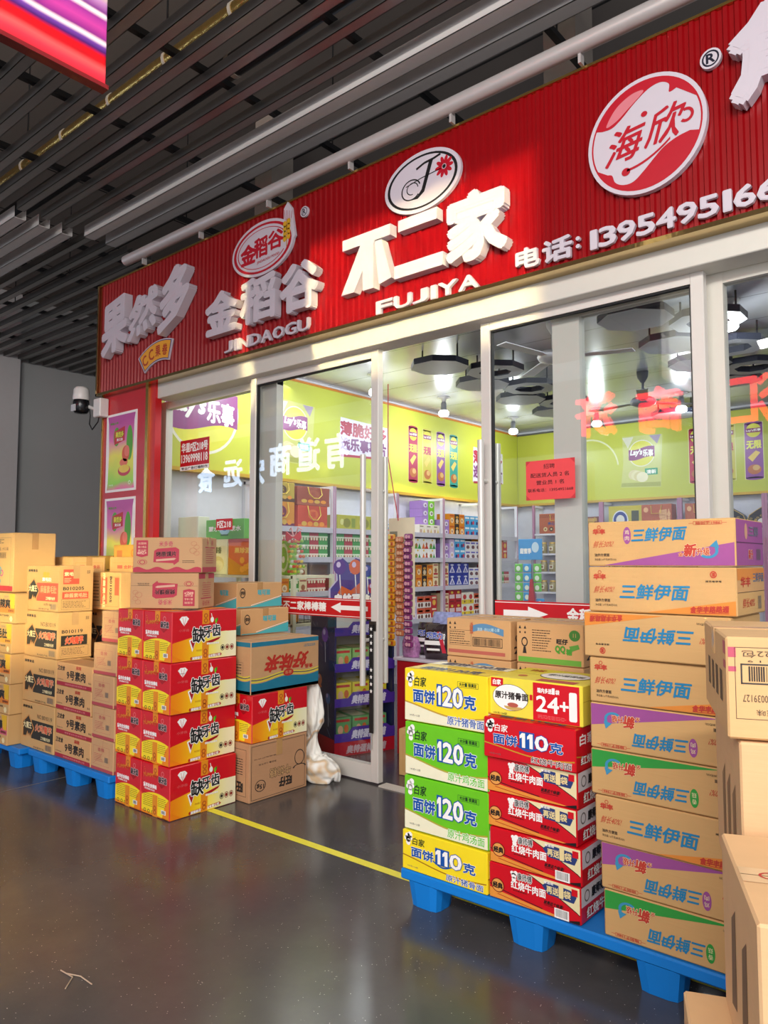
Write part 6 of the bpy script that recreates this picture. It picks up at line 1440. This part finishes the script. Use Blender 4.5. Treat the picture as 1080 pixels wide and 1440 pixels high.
DB = M('2a1a20', .2, coat=.8, var=.4, scale=30)
def e1(g, f): g.rect(f, .12, .42, .88, .54, WH, 1); g.text(f, '巧克力', .2, .60, .8, .78, M('3a5ac0', .4), 3, .05, (WH, .1)); g.poly(f, [(.6, .8), (.75, .8), (.95, .2), (.8, .2)], M('c8203a', .4), 2); g.rect(f, .2, .26, .7, .32, WH, 1)
candybag((-3.22, 4.42, .7015), (.20, .12, .25), DB, 1, 'dark brown bag of chocolates with blue lettering and red stripe, right one', .25, e1)
candybag((-3.42, 4.585, .7015), (.20, .12, .24), DB, 2, 'dark brown bag of chocolates with blue lettering and red stripe, left one', .1, e1)
candybag((-3.30, 4.66, .7015), (.26, .16, .32), M('8a90c0', .2, coat=.8, var=.6, scale=40), 3, 'blue and white patterned bag of sweets behind the dark bags', .1)
candybag((-3.44, 4.39, .7015), (.14, .10, .15), M('b87ab0', .2, coat=.8, var=.7, scale=60), 4, 'round clear bag of mixed coloured sweets at the front of the counter', 0.)
candybag((-3.14, 4.85, .7015), (.2, .16, .18), M('b89a7a', .25, coat=.6, var=.5, scale=40), 5, 'tan crinkly bag of sweets at the back of the counter', 0.)
carton('countercarton', d_blank, (.36, .3, .17), (-3.12, 5.08, .7015), .0, 'small plain tan carton at the back end of the red counter')
for k, (x, y, lb) in enumerate(((-3.02, 4.02, 'behind the right edge of the glass door'),)):
    carton('floorbiscuit', d_frame('旺旺', 'a03a28'), (.42, .34, .30), (-2.98, 4.0+.1, .0005), .12, 'brown carton with red print on the shop floor beneath the bag of yellow sweets')
candybag((-2.96, 4.08, .3015), (.34, .26, .20), M('c8b88a', .2, coat=.8, var=.55, scale=30), 7, 'clear crinkled bag of yellow sweets on a brown carton in the doorway', .2, lambda g, f: (g.ell(f, .4, .4, .2, .2, M('e8d03c', .3), 1), g.ell(f, .6, .55, .12, .1, M('c8343c', .3), 2), g.ell(f, .25, .6, .1, .1, M('6ab0c0', .3), 2)))
# blue hanging snack rack mid shop
t = thing('snack_hanging_rack', 'hanging rack of green and blue snack packets with a blue header in mid shop', 'rack', (-3.9, 7.0, 0))
g = G(); g.tube([(0, .05, 0), (0, .05, 1.62)], .015, M('9a9aa4', .4, .5), 8); g.lathe([(.2, 0), (.2, .02), (.02, .03)], M('9a9aa4', .4, .5), (0, .05, 0), 18); g.build('stand_pole', t)
g = G(); g.box((-.15, .02, 1.42), (.13, .03, 1.64), M('4a9ad8', .4), .003); f = F((-.15, .02, 1.42), X, Z, .28, .22); g.ell(f, .72, .6, .15, .25, M('c8e0f0', .4), 2); g.text(f, '甜蜜季', .08, .3, .55, .55, WH, 2, .04); g.build('header_card', t)
for c_, x, z1, n_ in (('6ac04a', -.13, 1.38, 9), ('3a9ad8', -.03, 1.38, 4), ('6ac04a', .09, 1.38, 3), ('3a9ad8', .12, 1.02, 4), ('4aa0d0', -.04, .9, 3)):
    g = G()
    for k in range(n_): g.box((x-.045, -.02, z1-.1*k-.09), (x+.045, .0, z1-.1*k), M(c_, .3, var=.25, scale=40, coat=.4), .006); g.ell(F((x-.045, -.0205, z1-.1*k-.09), X, Z, .09, .09), .5, .45, .28, .3, M('e4f0e0', .4), 2, 10)
    g.build('packet_strip', t)
g = G(); g.poly(F((.03, -.03, .6), X, Z), [(-.05, 0), (.07, 0), (.05, .35), (.02, .62), (-.0, .62), (-.03, .35)], M('b82030', .45), 0, 0, .03); g.build('red_cloth', t)
t = thing('lanyard', 'black lanyard with white star marks hanging on the left glass door', 'lanyard', (-3.155, 3.62, 0))
g = G(); g.box((-.022, 0, .32), (.010, .004, 1.0), M('141214', .6)); f = F((-.022, 0, .32), X, Z, .032, .68)
for k in range(8): v = .96-.065*k-(.12 if k > 3 else 0); g.poly(f, [(.5+.38*math.cos(PI/2+i*PI/5)*(1 if i % 2 == 0 else .45), v+.022*math.sin(PI/2+i*PI/5)*(1 if i % 2 == 0 else .45)) for i in range(10)], WH, 1)
g.build('strap', t); g = G(); g.tube([(-.006, .002, .32), (-.006, .002, .22)], .005, M('c8c8c8', .3, .8), 8); g.build('clip', t)

# ------------------------------------------------------------------ the shop across the aisle, seen only mirrored in the glass
g = G(); g.box((-26, -7.2, 3.7), (0, -7.02, 5.2), M('3a2a2c', .6)); ob = g.build('opposite_sign'); tag(ob, 'dark sign board of the shop across the aisle', 'sign')
fo = F((0, -7.015, 0), -X, Z)
def glow(t_, x, z, w, h, c, e):
    g = G(); g.text(fo, t_, -x-w/2, z-h/2, -x+w/2, z+h/2, M(c, .4, emit=e), 0, .03, ex=.02); g.build('glowing_letter', ob)
for t_, x, z in (('品', -21.02, 4.09), ('食', -19.71, 4.02), ('远', -18.35, 4.12), ('宏', -17.1, 4.05)): glow(t_, x, z, .85, .8, 'cfe4ff', GLOW_W)
for t_, x, z in (('商', -15.99, 4.32), ('道', -14.83, 4.36), ('有', -13.74, 4.36)): glow(t_, x, z, .85, .9, 'd8eaff', GLOW_W)
for t_, x, z in (('济', -6.47, 4.42), ('商', -5.17, 4.35), ('汇', -3.6, 4.35)): glow(t_, x, z, .8, .85, 'ff2030', GLOW_R)

# ------------------------------------------------------------------ light
w = bpy.data.worlds.new('world'); SC.world = w; w.use_nodes = True
bg = w.node_tree.nodes['Background']; bg.inputs[0].default_value = (.80, .86, 1.0, 1); bg.inputs[1].default_value = WORLD_W
def area(name, loc, target, sx, sy, W_, col=(1, 1, 1), spread=180.):
    L = bpy.data.lights.new(name, 'AREA'); L.shape = 'RECTANGLE'; L.size = sx; L.size_y = sy; L.energy = W_; L.color = col; L.spread = math.radians(spread)
    o = bpy.data.objects.new(name, L); COL.objects.link(o); o.location = loc
    o.rotation_euler = (Vector(target)-Vector(loc)).to_track_quat('-Z', 'Y').to_euler(); return o
area('daylight', (3.5, -6.0, 3.8), (-2.8, 2.8, 1.0), 5, 3.5, KEY_W, (1, .97, .93))
area('aisle_light', (.9, -1.5, 4.15), (-.6, 2.6, .8), 7, .12, FILL_W, (1, .96, .90))
area('window_light', (-3.6, 4.7, 3.3), (-3.7, 4.2, 0), 5, .5, 22, (1, .97, .92))  # added fill to brighten the lollipop stand
area('shop_light', (-3.4, 6.6, 3.1), (-3.4, 6.6, 0), 4.5, 5, SHOP_W, (.95, .97, 1))
# low warm sunbeam on the sign and one on the left cartons
d = Vector((-.62, 1, -.10)).normalized()
def beam(name, c, w_, h_, W_, spread, dist=9.0):
    c = Vector(c); loc = c-d*dist
    return area(name, loc, c, w_, h_, W_, (1, .85, .42), spread)
beam('sunbeam', (-3.1, 3.45, 3.10), 2.1, .90, SUN1_W, 1.2)
beam('sunbeam', (-.85, 2.45, 1.42), .55, .40, NOODLE_BEAM_W, 1.5, 5)  # extra beam added to brighten the top noodle cartons on the right
beam('sunbeam', (-5.1, 2.4, 1.18), 1.5, .8, SUN2_W, 3.0)
